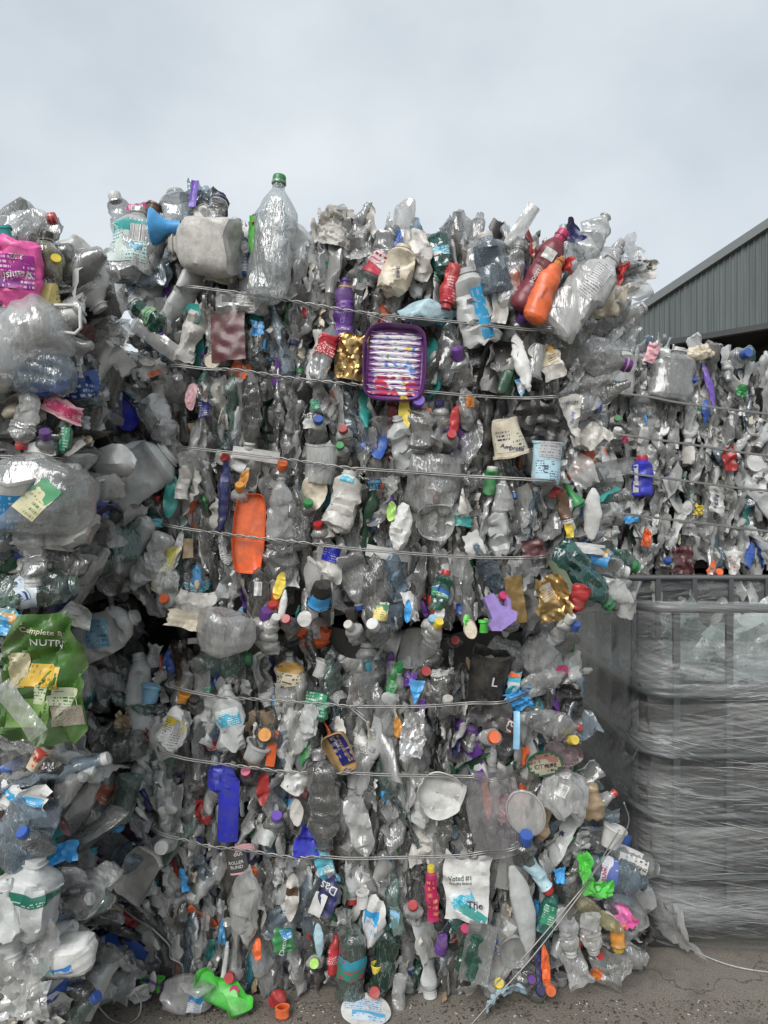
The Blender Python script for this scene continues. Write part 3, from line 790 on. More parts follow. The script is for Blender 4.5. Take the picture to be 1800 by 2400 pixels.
    world_child('back_wall', [W(-3.5, -30, 0), W(19.5, -30, 0), W(19.5, -30, 11), W(-3.5, -30, 6)], [(0, 1, 2, 3)], inner, root, smooth=False)
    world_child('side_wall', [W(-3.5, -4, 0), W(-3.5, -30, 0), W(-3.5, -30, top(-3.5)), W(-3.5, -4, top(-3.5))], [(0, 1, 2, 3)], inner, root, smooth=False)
    # rooflights replace strips of the roof: rebuild the slope with openings
    return root, W, top, mt, inner
ROOFL = []
def build_roof_openings():
    root, W, top, mt, inner = build_shed()
    for o in list(root.children):
        if o.name.startswith('roof') and not o.name.startswith('rooflight'): bpy.data.objects.remove(o)
    ss = [-3.5, -.2, .35, 2.0, 2.55, 4.6, 5.15, 8.0]; dd = [-.1, -3.6, -6.2, -8.2, -10.8, -14, -16.6, -30]
    V, Q = [], []
    for i in range(len(ss) - 1):
        for j in range(len(dd) - 1):
            q = [W(ss[i], dd[j], top(ss[i]) - .02), W(ss[i+1], dd[j], top(ss[i+1]) - .02), W(ss[i+1], dd[j+1], top(ss[i+1]) - .02), W(ss[i], dd[j+1], top(ss[i]) - .02)]
            if i in (1, 3, 5) and j in (1, 3, 5): world_child('rooflight', q, [(0, 1, 2, 3)], mt, root, smooth=False)
            else:
                k = len(V); V += q; Q.append((k, k+1, k+2, k+3))
    k = len(V); V += [W(8, -.1, top(8) - .02), W(19.5, -.1, top(19.5) - .02), W(19.5, -30, top(19.5) - .02), W(8, -30, top(8) - .02)]; Q.append((k, k+1, k+2, k+3))
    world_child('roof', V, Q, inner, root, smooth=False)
build_roof_openings()

# ---------------------------------------------------------------- the wrapped cage at lower right
def build_cage():
    x0, x1, y0, y1 = 0.945, 2.15, 2.58, 3.78
    root = empty('wire_cage', ((x0 + x1) / 2, (y0 + y1) / 2, 0)); tag(root, 'steel pallet cage wrapped in grey stretch film standing right of the bales', 'cage')
    steel = plastic((0.16, 0.165, 0.17), 0.42, 0.3, 0, 'cage_steel', 0.6)
    def ring(z, r, inset=0.0, sag=0):
        c = 0.12; a0, a1, b0, b1 = x0 + inset, x1 - inset, y0 + inset, y1 - inset; p = []
        for cx, cy_, s in ((a0 + c, b0 + c, 180), (a1 - c, b0 + c, 270), (a1 - c, b1 - c, 0), (a0 + c, b1 - c, 90)):
            for k in range(6):
                an = R(s + k * 18); p.append((cx + c * math.cos(an), cy_ + c * math.sin(an), z))
        return p
    for z, r in ((1.25, .017), (0.935, .013), (0.715, .012), (0.495, .012), (0.275, .012), (.15, .014)):
        b = B(); b.tube(ring(z, r), r, 8, True); o = world_child('rail', b.V, b.Q, steel, root)
    posts = [(x0 + .12 + i * .193, y0 + .013) for i in range(6)] + [(x0 + .12 + i * .193, y1 - .013) for i in range(6)] + \
            [(x0 + .013, y0 + .14 + i * .23) for i in range(5)] + [(x1 - .013, y0 + .14 + i * .23) for i in range(5)]
    for x, y in posts:
        b = B(); b.box((x - .012, y - .008, .13), (x + .012, y + .008, 1.245)); world_child('post', b.V, b.Q, steel, root, smooth=False)
    dk = plastic((.03, .03, .032), .5, .4, 0, 'pallet_plastic')
    b = B(); b.box((x0 + .01, y0 + .01, .09), (x1 - .01, y1 - .01, .128)); world_child('pallet_deck', b.V, b.Q, dk, root, smooth=False)
    for i in range(3):
        for j in range(3):
            b = B(); X = x0 + .03 + i * .5; Y = y0 + .03 + j * .5
            b.box((X, Y, 0.004), (X + .14, Y + .14, .0895)); world_child('pallet_foot', b.V, b.Q, dk, root, smooth=False)
    # grey sacks packed in the lower part
    V, Q = boxgrid((x0 + .03, y0 + .035, .132), (x1 - .03, y1 - .03, .93), .05)
    r = np.random.default_rng(31)
    V2 = crumple(V, r, .03, .16, 5); V2 = crumple(V2, r, .012, .06, 4)
    V2[:, 0] = np.clip(V2[:, 0], x0 + .022, x1 - .022); V2[:, 1] = np.clip(V2[:, 1], y0 + .024, y1 - .024); V2[:, 2] = np.clip(V2[:, 2], .131, 1.0)
    tag(link('packed_sacks', mesh('packed_sacks', V2, Q, plastic((.075, .074, .072), .4, .5, 0, 'grey_sack'), sharp=30)), 'dark grey plastic sacks filling the lower part of the wrapped cage', 'sacks')
    pale = clear_plastic('pale_sheet_plastic', (.80, .88, .85), haze=(.55, .7), hazecol=(.56, .64, .60))
    for cx, cz, w, h, rl, y, lb in ((1.22, 1.06, .40, .24, 40, 2.74, 'pale green plastic sheet leaning at the left inside the wrapped cage'),
                                  (1.50, 1.09, .50, .30, -25, 2.72, 'milky folded sheet behind the cage posts, largest in the cage top'),
                                  (1.95, 1.06, .45, .26, 12, 2.74, 'milky sheet at the far right inside the cage top'),
                                  (1.30, 1.03, .36, .20, 75, 3.09, 'clear crumpled sheet lying deep inside the wrapped cage')):
        g = sheet_geo(w, h, np.random.default_rng(int(cx * 100)), .03, .14, 14, 14)
        V3 = g[0] @ rot(R(rl), R(-18), R(10)).T + np.array((cx, y + .06, cz)); V3[:, 2] = np.maximum(V3[:, 2], .945); V3[:, 1] = np.clip(V3[:, 1], y0 + .03, y1 - .03)
        V3[:, 0] = np.clip(V3[:, 0], x0 + .03, x1 - .03)
        tag(link('plastic_sheet', mesh('plastic_sheet', V3, g[1], pale, sharp=35)), lb, 'sheet')
    # stretch film wound round it in several turns
    def film_mat(name, ang, dens, hz):
        m, t = newmat(name); n = N(t)
        uv = n('ShaderNodeUVMap').outputs[0]
        w = n.noise(uv, 1.6, 1, .4)
        off = n('ShaderNodeCombineXYZ', {1: n.math('MULTIPLY', w, 0.045)}).outputs[0]
        va = n('ShaderNodeVectorMath', {0: uv, 1: off}, operation='ADD').outputs[0]
        def streak(a, sx, sy):
            mp = n('ShaderNodeMapping', {'Vector': va, 'Rotation': (0, 0, R(a)), 'Scale': (1, 1, 1)}).outputs[0]
            mp = n('ShaderNodeMapping', {'Vector': mp, 'Scale': (sx, sy, 1)}).outputs[0]
            return mp
        s1 = n.noise(streak(ang, 2.0, 46), 1.0, 4, .62); s2 = n.noise(streak(-ang * 1.6 + 2, 3.6, 110), 1.0, 3, .6)
        big = n.noise(streak(ang * .5, 1.2, 6), 1.0, 3, .5)
        v = n.math('ADD', n.math('MULTIPLY', s1, .55), n.math('ADD', n.math('MULTIPLY', s2, .35), n.math('MULTIPLY', big, .5)))
        op = n.math('MULTIPLY', n.ramp(v, .64 - dens, .86 - dens, .04, hz), n.ramp(n.math('ADD', n.math('FRACT', n.math('MULTIPLY', n.math('ADD', n('ShaderNodeSeparateXYZ', {0: va}).outputs[1], -.05), 4.545)), n.math('MULTIPLY', n.noise(streak(2, .9, 9), 1.0, 3, .6), .9)), .55, 1.15, .22, 1.1), clamp=True)
        lines = n.ramp(n.math('ABSOLUTE', n.math('SUBTRACT', n.noise(streak(ang * 1.3, 1.5, 34), 1.0, 3, .55), .5)), 0, .014, min(1, hz * 1.3), 0)
        op = n.math('MAXIMUM', op, n.math('MULTIPLY', lines, n.ramp(big, .42, .6, 0, 1)), clamp=True)
        bp = n('ShaderNodeBump', {'Strength': .6, 'Distance': .008, 'Height': v}).outputs[0]
        df = n('ShaderNodeBsdfDiffuse', {'Color': (.80, .81, .81, 1), 'Normal': bp}).outputs[0]  # whitish bunched film; the white also stands in for sky highlights
        tl = n('ShaderNodeBsdfTranslucent', {'Color': (.7, .7, .7, 1), 'Normal': bp}).outputs[0]
        bd = n('ShaderNodeMixShader', {0: .3, 1: df, 2: tl}).outputs[0]
        tr = n('ShaderNodeBsdfTransparent', {'Color': (.93, .94, .94, 1)}).outputs[0]
        a = n('ShaderNodeMixShader', {0: op, 1: tr, 2: bd}).outputs[0]
        gl = n('ShaderNodeBsdfGlossy', {'Color': (.9, .9, .9, 1), 'Roughness': .13, 'Normal': bp}).outputs[0]
        fr = n.math('ADD', n.math('MULTIPLY', n.math('POWER', n('ShaderNodeLayerWeight', {'Blend': .5, 'Normal': bp}).outputs['Facing'], 3.0), .5), n.math('MULTIPLY', op, .12), clamp=True)
        n.out(n('ShaderNodeMixShader', {0: fr, 1: a, 2: gl}).outputs[0]); return m
    def wrap(za, zb, off, mm, seed, slope=0.0):
        r = np.random.default_rng(seed); base = ring(0, 0)
        # dense outline of the cage
        pts = []; L = 0
        for i in range(len(base)):
            a, b_ = Vector(base[i]), Vector(base[(i + 1) % len(base)])
            k = max(1, int((b_ - a).length / .05))
            for j in range(k): pts.append(a.lerp(b_, j / k))
        c = Vector(((x0 + x1) / 2, (y0 + y1) / 2, 0)); us = [0]
        pts.append(pts[0].copy())
        for i in range(1, len(pts)): us.append(us[-1] + (pts[i] - pts[i-1]).length)
        nz = max(4, int((zb - za) / .03)); V = []; UV = []
        rails = np.array([.15, .275, .495, .715, .935, 1.25])
        for j in range(nz + 1):
            for i, p in enumerate(pts):
                z = max(.006, za + (zb - za) * j / nz + slope * math.sin(us[i] * 1.35 + seed))
                dd = np.min(np.abs(rails - z)); out_ = off + .017 - min(.045, dd * .30) * (0.8 + .3 * math.sin(us[i] * 7 + seed))
                out_ = max(out_, off + 0.001 if dd < .04 else -.016 + off)
                n_ = Vector((p.x - min(max(p.x, x0 + .12), x1 - .12), p.y - min(max(p.y, y0 + .12), y1 - .12), 0))
                if n_.length < 1e-4: n_ = Vector((0, -1, 0))
                n_.normalize()
                V.append((p.x + n_.x * out_, p.y + n_.y * out_, z)); UV.append((us[i], z))
        V = crumple(np.array(V), r, .0035, .10, 5)
        return V, gridfaces(nz + 1, len(pts), False), np.array(UV)
    for za, zb, off, nm, ang, dens, hz, sd_, sl_ in ((.012, 1.27, .004, 'film_a', 4, -.02, .30, 1, .006), (.012, .97, .010, 'film_b', -6, -.02, .60, 2, .014), (.06, .80, .014, 'film_e', 11, -.07, .5, 5, .012), (.80, 1.23, .009, 'film_c', 14, -.05, .36, 3, .010)):
        V, Q, UV = wrap(za, zb, off, None, sd_, sl_)
        world_child('stretch_film', V, Q, film_mat(nm, ang, dens, hz), root, uv=UV, sharp=None)
    # skirt of film pulled out over the left flank
    fm = film_mat('film_d', 38, -.04, .5)
    V, UV = [], []
    for j in range(26):
        for i in range(22):
            a, b_ = i / 21, j / 25
            y = y0 + .02 + a * 1.05; z = .35 + b_ * .90
            V.append((x0 - .018 - .05 * math.sin(math.pi * a) * b_ - .006 * math.sin(a * 40 + b_ * 9), y, z)); UV.append((y, z))
    world_child('stretch_film', V, gridfaces(26, 22, False), fm, root, uv=np.array(UV))
    # thin ropes where the film has gathered
    rr = np.random.default_rng(8); b = B()
    for i in range(230):
        z = rr.uniform(.10, 1.23); a = rr.uniform(.0, .95); l = abs(rr.normal()) * .22 + .06; sl_ = rr.normal() * .10 - .03
        w = abs(rr.normal()) * .0006 + .0004
        if z > .95 and rr.random() < .45: continue
        y = y0 - .026
        q = [(x0 + .10 + a + l * k / 4, y, z + sl_ * l * k / 4 + .0012 * rr.normal()) for k in range(5)]
        q = [p for p in q if p[0] < x1 - .1]
        if len(q) > 2: b.tube(q, [w * .3] + [w] * (len(q) - 2) + [w * .3], 4)
    for i in range(0):   # drawn down from the upper left corner
        z0_ = rr.uniform(1.0, 1.24); w = abs(rr.normal()) * .0008 + .0005; k1 = rr.uniform(.25, 1.0); dz = rr.uniform(.1, .5)
        q = [(x0 - .05, y0 + .75 * k1, z0_), (x0 - .045, y0 + .35 * k1, z0_ - dz * .5), (x0 - .02, y0 + .06, z0_ - dz * .85), (x0 + .10, y0 - .024, z0_ - dz)]
        b.tube(spline(q, 4), w, 4)
    o = world_child('film_folds', b.V, b.Q, plastic((.55, .56, .56), .25, .2, .4, 'gathered_film'), root); tag(o, kind='stuff')
build_cage()
# ---------------------------------------------------------------- the things one can pick out
HERO = []          # (px, py, halfw, halfh, ref, object)
CAPM = {}
def normals(V, Q):
    V = np.asarray(V); Q = np.asarray(Q); Nn = np.zeros_like(V)
    fn = np.cross(V[Q[:, 2]] - V[Q[:, 0]], V[Q[:, 3]] - V[Q[:, 1]])
    for k in range(4): np.add.at(Nn, Q[:, k], fn)
    l = np.linalg.norm(Nn, axis=1, keepdims=True); return Nn / np.maximum(l, 1e-9)
def sleeve(V, Q, uv, v0, v1, off=0.0018):
    """the part of a bottle between two heights, lifted off its skin: a paper or film label"""
    Nn = normals(V, Q); v = uv[:, 1]
    k = (v[Q] >= v0 - 1e-6).all(1) & (v[Q] <= v1 + 1e-6).all(1)
    q = Q[k]; u, inv = np.unique(q, return_inverse=True)
    W = V[u] + Nn[u] * off
    c = (V[u] - V[u].mean(0)); 
    if (Nn[u] * c)[:, :2].sum() < 0: W = V[u] - Nn[u] * off
    nuv = uv[u].copy(); nuv[:, 1] = (nuv[:, 1] - v0) / max(v1 - v0, 1e-6)
    return W, inv.reshape(q.shape), nuv
def capmesh(col, r, h):
    k = (col, round(r, 4), round(h, 4))
    if k not in CAPM:
        V, Q, uv = cap_geo(r, h); CAPM[k] = mesh('cap', V, Q, mat(col), sharp=30)
    return CAPM[k]
NOUN = dict(bag='bag', water='bottle', soda='bottle', wide='bottle', jug='jug', pouch='pouch', blade='flattened_bottle', tube='squeeze_tube', rag='wrapper', tri='wrapper', leaf='scrap',
            oval='lid', flat='scrap', tray='tray', tub='tub', lid='lid', cap='bottle_cap', spray='spray_head', funnel='spout', bowl='bowl', crumb='scrap')
NH = 0
def h(kind, px, py, w, hh, roll, col, label, cat, ref=None, zone='M', d=0.035, yaw=None, pitch=None, cap=None, capr=13, caph=16, lab=None, txt=(), dec=(), flat=0.5, amp=1.0, name=None, grp=None, curl=0.12, sq=0.0, th=0.5, Y=None):
    global NH
    NH += 1
    rng = np.random.default_rng(4000 + NH)
    Yc = (Yf(px, py, zone) if Y is None else Y) - d * .78
    if kind == 'cap' and w > 24: w *= .88; hh *= .88
    W, H = S(w, Yc), S(hh, Yc)
    m = mat(col); extra = []
    if kind in PROF:
        V, Q, uv = bottle_geo(W * (1.0 if flat > .8 else 1.05), H, rng, kind, flat, 22, 26, 0.010 * amp * min(1.3, W / .07), max(.055, .5 * W), 0.06, sq, .25, keepneck=kind not in ('pouch', 'blade'), neckr=S(capr, Yc) * .86 if cap else None)
        fy = 1
    elif kind in ('rag', 'tri', 'leaf', 'flat'):
        V, Q, uv = sheet_geo(W, H, rng, (0.006 if kind == 'flat' else 0.014) * amp * min(1.4, min(W, H) / .07), 0.06, 13, 17, kind, curl)
    elif kind == 'bag': V, Q, uv = sheet_geo(W, H, rng, .040, .12, 34, 42, 'bag', -.10, .22)
    elif kind == 'crumb': V, Q, uv = sheet_geo(W, H, rng, 0.018 * amp * min(1, min(W, H) / .07), 0.042, 24, 28, 'rag', .2, .45)
    elif kind == 'oval':
        V, Q, uv = sheet_geo(W, H, rng, 0.004 * amp, 0.06, 15, 15, 'oval', .03)
    elif kind in ('tray', 'bowl'):
        V, Q, uv = tray_geo(W, H, th * min(W, H) * .5, rng, .45 if kind == 'tray' else .8, 36, .006 * amp)
    elif kind == 'tub': V, Q, uv = tub_geo(W, H, rng, th if th != .5 else .75, 26, .005 * amp, flat if flat != .5 else .8)
    elif kind == 'lid':
        r_ = W / 2; V, Q, uv = lathe([(r_*.97, .006), (r_, .004), (r_, -.003), (r_*.93, -.005), (r_*.88, -.001), (r_*.5, -.0012), (r_*.02, -.001)], 28, 'y'); V[:, 2] *= hh / w; V = crumple(V, rng, .002 * amp, .04, 4)
    elif kind == 'cap': V, Q, uv = cap_geo(W / 2, H if hh < w * .99 else W * .5)
    elif kind == 'spray':
        o = [(-.5, .30), (-.34, .47), (.25, .5), (.5, .36), (.5, .16), (.30, .10), (.26, -.12), (.20, -.5), (-.14, -.5), (-.16, -.10), (-.30, .02), (-.46, -.22), (-.52, -.12), (-.38, .14)]
        V0, Q0 = prism([(a * W, b * H) for a, b in o], .028)
        V, Q, uv = np.array(V0), [tuple(q) for q in Q0], None
    elif kind == 'funnel':
        r_ = W / 2; V, Q, uv = lathe([(r_*.30, -H*.5), (r_*.34, -H*.1), (r_*.42, H*.05), (r_*.80, H*.32), (r_, H*.46), (r_*1.0, H*.5), (r_*.93, H*.47), (r_*.7, H*.3), (r_*.3, 0), (r_*.02, -.1*H)], 26)
    if uv is None: q_ = Q
    else: q_ = np.asarray(Q)
    if kind == 'cap':      # the cap shows; the neck and shoulder of its bottle run back into the bale
        BV, BQ, BU = bottle_geo(W * 1.9, .11, rng, 'water', .6, 16, 18, .008, .05)
        BV[:, 2] -= .055 - W * .18
        o = link('capped_bottle', mesh('capped_bottle', BV, BQ, (CLEAR, CLEAR_D, CLEAR_W)[NH % 3], uv=BU, sharp=38))
        link('cap', mesh('cap', V, q_, m, uv=uv, sharp=38), o)
    else: o = link(name or NOUN[kind], mesh(name or NOUN[kind], V, q_, m, uv=uv, sharp=None if kind in ('funnel',) else 33))
    if yaw is None: yaw = rng.uniform(-14, 14)
    if pitch is None: pitch = rng.uniform(25, 80) if kind == 'cap' else rng.uniform(-12, 6)
    o.matrix_world = Matrix.Translation(P(px, py, Yc)) @ Matrix.Rotation(R(roll), 4, 'Y') @ Matrix.Rotation(R(pitch), 4, 'X') @ Matrix.Rotation(R(yaw), 4, 'Z')
    tag(o, label, cat, grp)
    if cap:
        c = link('cap', capmesh(cap, S(capr, Yc), S(caph, Yc)), o); c.location = (0, 0, H / 2 - S(caph, Yc) * .8)
    for L in ([lab] if lab else []):
        v0, v1, mm = L
        LV, LQ, LU = sleeve(V, np.asarray(Q), uv, v0, v1)
        link('label', mesh('label', LV, LQ, mm if not isinstance(mm, str) else mat(mm), uv=LU, sharp=38), o)
    qs = [tuple(q) for q in Q]
    for (cx, cz, cw, ch, rt, mm) in dec:
        DV, DQ, DU = decal(V, qs, cx * W, cz * H, cw * W, ch * H, rt)
        if len(DQ) > 2: link('print', mesh('print', np.array(DV), DQ, mm if not isinstance(mm, str) else mat(mm), uv=np.array(DU), sharp=38), o)
    for (s, cx, cz, cw, rt, cc) in txt:
        TV, TQ = lettering(V, qs, s, cx * W, cz * H, cw * W, rt)
        link('lettering', mesh('lettering', np.array(TV), TQ, mat(cc), smooth=False), o)
    rr = R(roll); ew = abs(w * math.cos(rr)) + abs(hh * math.sin(rr)); eh = abs(w * math.sin(rr)) + abs(hh * math.cos(rr))
    HERO.append((px, py, ew / 2, eh / 2, ref, zone)); return o
PR = printed
INK = (0.03, 0.03, 0.035)
wprint = PR((.68, .68, .66), INK, 14, None, True); wplain = PR((.66, .66, .64), INK, 12)
tealprint = PR((.60, .68, .65), (.01, .22, .20), 12, (.02, .28, .26), True)
blueprint = PR((.60, .62, .64), (.02, .08, .35), 10, (.03, .30, .60)); navyprint = PR((.015, .025, .2), (.6, .55, .4), 7)
greenprint = PR((.03, .25, .14), (.65, .68, .6), 8); redprint = PR((.45, .02, .04), (.7, .6, .55), 9); yelprint = PR((.75, .62, .2), (.1, .1, .05), 8, (.04, .2, .1))
creamprint = PR((.62, .55, .40), (.12, .09, .05), 8, (.45, .26, .06)); pinkprint = PR((.78, .18, .45), (.15, .05, .1), 14); orangeprint = PR((.75, .2, .02), (.6, .5, .3), 7)
purpprint = PR((.10, .03, .30), (.6, .55, .7), 9); icep = PR((.42, .60, .68), (.02, .04, .1), 8); goldp = PR((.42, .32, .2), (.08, .06, .04), 8, None, True)
blackprint = PR((.02, .02, .022), (.5, .5, .5), 8); aquap = PR((.05, .40, .55), (.7, .75, .75), 8, (.6, .65, .66)); silverp = PR((.5, .5, .5), INK, 12, None, False, .7)

MILKSHEET = clear_plastic('milky_thin_sheet', (.90, .88, .89), haze=(.40, .40), hazecol=(.62, .58, .60))
# ======== left stack, upper bale
L = dict(zone='L')
h('water', 62, 522, 46, 128, 78, 'clear', 'clear bottle lying on top of the left stack, red cap to the right', 'bottle', 'the red-capped bottle on the left stack', cap='red', capr=14, caph=20, d=.02, **L)
h('water', 48, 548, 60, 110, 115, 'clear', 'capless clear bottle pointing at the viewer beside the red-capped one', 'bottle', pitch=30, d=.05, **L)
h('pouch', 40, 640, 112, 150, 184, 'pink', 'bright pink stain remover pouch standing upside down on the left stack', 'pouch', 'the bright pink pouch', d=.10, yaw=0, flat=.45,
  dec=[(0.02, .0, .9, .5, 0, PR((.34, .02, .26), (.75, .55, .7), 7, (.20, .03, .22)))], txt=[('Vanish', -.1, .06, .62, -8, 'white'), ('3.0Z', -.12, -.22, .26, 0, 'white')], **L)
h('tub', 8, 560, 50, 50, -20, 'teal', 'green spout cap sticking out above the pink pouch', 'spout', d=.11, **L)
h('wide', 104, 650, 66, 200, 4, 'cleary', 'clear oil bottle with black cap and yellow label behind the pink pouch', 'bottle', 'the black-capped oil bottle', cap='black', capr=15, caph=22, d=.03, flat=.8,
  lab=(.12, .42, PR((.70, .58, .22), (.02, .02, .02), 4)), txt=[('1.19', .1, -.1, .5, 0, 'white')], **L)
h('cap', 130, 612, 24, 14, 60, 'yellow', 'small yellow cap right of the oil bottle', 'cap', d=.05, **L)
h('jug', 188, 655, 108, 165, 148, 'white', 'large white jug with printed back label tilted on the left stack', 'jug', 'the printed white jug on the left stack', d=.03, flat=.6, sq=.6, dec=[(-.05, .0, .62, .5, 0, PR((.5, .5, .48), INK, 18, None, True, .8))], **L)
h('wide', 66, 790, 170, 240, 62, 'clear', 'huge clear water bottle with white carrying handle on the left stack', 'bottle', 'the huge water bottle with a handle', cap='white', capr=24, caph=30, d=.06, flat=.8, **L)
b = B(); b.tube([(-.034,0,.03),(.02,0,.03),(.033,0,.02),(.035,0,-.03),(.02,0,-.045),(-.02,0,-.04)], .0045, 8)
o = b.build('carrying_handle', WHITE); o.location = P(158, 742, 1.88); tag(o, 'white plastic carrying handle loop beside the huge water bottle', 'handle'); HERO.append((158, 742, 32, 40, None, 'L'))
h('wide', 30, 770, 70, 120, 75, 'clear', 'clear bottle with white cap in front of the huge water bottle', 'bottle', cap='white', capr=18, caph=22, d=.12, **L)
h('pouch', 92, 868, 160, 110, 10, 'clearb', 'blue-tinted clear film sack under the huge water bottle', 'bag', 'the blue-tinted film sack', d=.06, flat=.5, **L)
h('leaf', 118, 905, 100, 44, -12, 'blue', 'dark blue film fold under the blue-tinted sack', 'film', d=.05, **L)
h('wide', 172, 850, 78, 215, -6, 'clearb', 'blue detergent bottle with white sticker in the left stack', 'bottle', 'the blue detergent bottle', d=.01, lab=(.08, .40, PR((.02, .06, .22), (.5, .55, .6), 8)), dec=[(.1, -.12, .42, .12, 0, wplain)], **L)
h('rag', 145, 958, 96, 44, 28, 'palepink', 'red and pink striped film wrapper poking from the left stack', 'wrapper', 'the red and pink wrapper', d=.06, dec=[(0, 0, .95, .55, 0, PR((.62, .05, .16), (.75, .45, .5), 5))], **L)
h('rag', 195, 990, 34, 30, 10, 'white', 'small white flap at the end of the red and pink wrapper', 'scrap', d=.05, **L)
h('water', 58, 985, 60, 130, 190, 'clear', 'clear bottle hanging cap down with a red cap, left stack', 'bottle', 'the red cap pointing down on the left', cap='red', capr=14, caph=17, d=.05, **L)
h('cap', 106, 1027, 30, 24, 20, 'purple', 'purple screw cap right of the red cap pointing down', 'cap', d=.05, **L)
h('flat', 90, 1055, 70, 40, -15, 'white', 'white plastic scrap above the dark wire on the left stack', 'scrap', d=.04, **L)
h('blade', 154, 1030, 36, 80, 8, 'darkgreen', 'dark green flattened bottle beside the purple cap', 'bottle', d=.04, dec=[(0, 0, .6, .7, 0, greenprint)], **L)
h('pouch', 100, 1170, 240, 180, 12, 'clear', 'big clear inflated bag bulging from the left stack', 'bag', 'the big clear bulging bag', d=.05, flat=.55, dec=[(.12, -.05, .22, .5, 28, PR((.62, .58, .36), (.1, .2, .06), 7, (.05, .28, .12)))], **L)
h('tub', 14, 1172, 118, 130, 12, 'white', 'white yoghurt pot with blue label cut by the left photo edge', 'pot', 'the blue-labelled yoghurt pot', d=.12, flat=.9, pitch=18, dec=[(.18, -.12, .55, .7, 0, PR((.02, .27, .60), (.7, .72, .74), 6)), (-.22, -.12, .4, .7, 0, PR((.62, .62, .62), (.3, .05, .05), 12))], **L)
h('water', 75, 1300, 70, 140, 176, 'clear', 'clear bottle with white cap hanging down above the green bag', 'bottle', cap='white', capr=20, caph=22, d=.06, **L)
h('rag', 95, 1260, 150, 60, 8, 'clearw', 'milky film strip across the left stack below the bulging bag', 'film', d=.07, **L)
h('wide', 85, 1385, 80, 190, 82, 'clearg', 'pale green bottle lying level above the green bag', 'bottle', d=.05, lab=(.3, .6, PR((.5, .56, .6), (.02, .05, .2), 5)), **L)
h('rag', 15, 1460, 58, 70, 20, 'aqua', 'bright blue printed wrapper left of the green bag top', 'wrapper', 'the bright blue wrapper', d=.10, dec=[(0, 0, .9, .9, 0, PR((.05, .33, .62), (.7, .75, .7), 6, (.6, .3, .1)))], **L)
h('rag', 175, 1440, 90, 50, 25, 'dirtywhite', 'dirty film rag over the top of the dark gap', 'film', d=.02, **L)
h('bag', 92, 1592, 205, 300, -3, 'bag_green', 'green dry pet food bag with yellow panel beside the dark gap', 'bag', 'the green pet food bag', d=.13, yaw=0, pitch=-6,
  dec=[(.02, .02, .42, .17, 8, PR((.62, .40, .05), (.3, .2, .02), 4)), (.16, -.14, .5, .15, 8, PR((.52, .56, .40), (.03, .14, .02), 6)), (.28, -.30, .36, .16, 0, PR((.33, .30, .24), (.10, .08, .05), 16, None, False, 1.0)), (-.26, .08, .22, .26, 5, PR((.42, .38, .24), (.25, .2, .12), 20)), (-.12, -.26, .4, .22, 10, PR((.24, .40, .12), (.16, .30, .07), 5))],
  txt=[('Complete &', .0, .36, .42, 12, 'cream'), ('NUTRIT', .08, .27, .38, 10, 'white')], **L)
h('flat', 45, 1665, 46, 150, -38, 'clear', 'clear film strip lying across the foot of the green bag', 'film', d=.20, **L)
h('tub', 92, 1772, 38, 66, 35, 'cream', 'small printed yoghurt drink cup below the green bag', 'cup', 'the small printed cup', d=.06, dec=[(0, .0, .95, .8, 0, PR((.62, .5, .35), (.5, .05, .04), 4, (.5, .06, .05)))], txt=[('TiMi', 0, .0, .7, 0, 'red')], **L)
h('rag', 42, 1880, 150, 80, 6, 'white', 'white crumpled bag with blue stripe in the left stack', 'bag', 'the white bag with a blue stripe', d=.10, dec=[(-.05, .12, .85, .22, 6, PR((.03, .30, .55), (.5, .6, .62), 5))], **L)
h('pouch', 60, 1945, 130, 150, 30, 'clearb', 'pale teal clear sack under the blue-striped bag', 'bag', d=.08, flat=.6, **L)
h('cap', 58, 1955, 34, 16, -20, 'blue', 'blue lid inside the pale teal sack', 'cap', d=.17, **L)
h('leaf', 130, 1905, 26, 130, -32, 'maroon', 'long maroon film strip between the left and middle stacks', 'film', 'the long maroon film strip', d=.05, **L)
h('jug', 72, 2095, 128, 170, 8, 'milk', 'crushed milk jug with dark green label in the left stack', 'jug', 'the milk jug with the green label', d=.12, flat=.8, sq=.7, lab=(.46, .66, PR((.012, .13, .09), (.4, .55, .45), 8)), **L)
h('rag', 62, 2235, 120, 220, 28, 'clear', 'clear ribbed fruit punnet crushed at the lower left', 'punnet', 'the clear crushed punnet', d=.15, **L)
h('pouch', 152, 2240, 165, 74, -14, 'white', 'white milk bottle with teal label lying at the lower left', 'bottle', 'the white bottle with teal label', d=.12, flat=.5, dec=[(-.18, .08, .3, .5, 0, PR((.35, .55, .52), (.02, .2, .2), 9)), (.12, -.12, .26, .3, 0, PR((.5, .56, .6), (.02, .1, .4), 3, (.03, .2, .55))), (-.28, -.3, .12, .4, 0, 'teal')], **L)
h('rag', 60, 2340, 150, 100, 0, 'clearw', 'milky crumpled sheet at the bottom left corner', 'sheet', d=.16, **L)
h('rag', 190, 1985, 50, 62, 10, 'white', 'white crumpled paper scrap in the gap between stacks', 'paper', 'the white crumpled paper', d=.0)
h('jug', 10, 2160, 90, 180, 160, 'milk', 'white jug bottom cut by the left photo edge', 'jug', d=.17, flat=.8, sq=.6, **L)

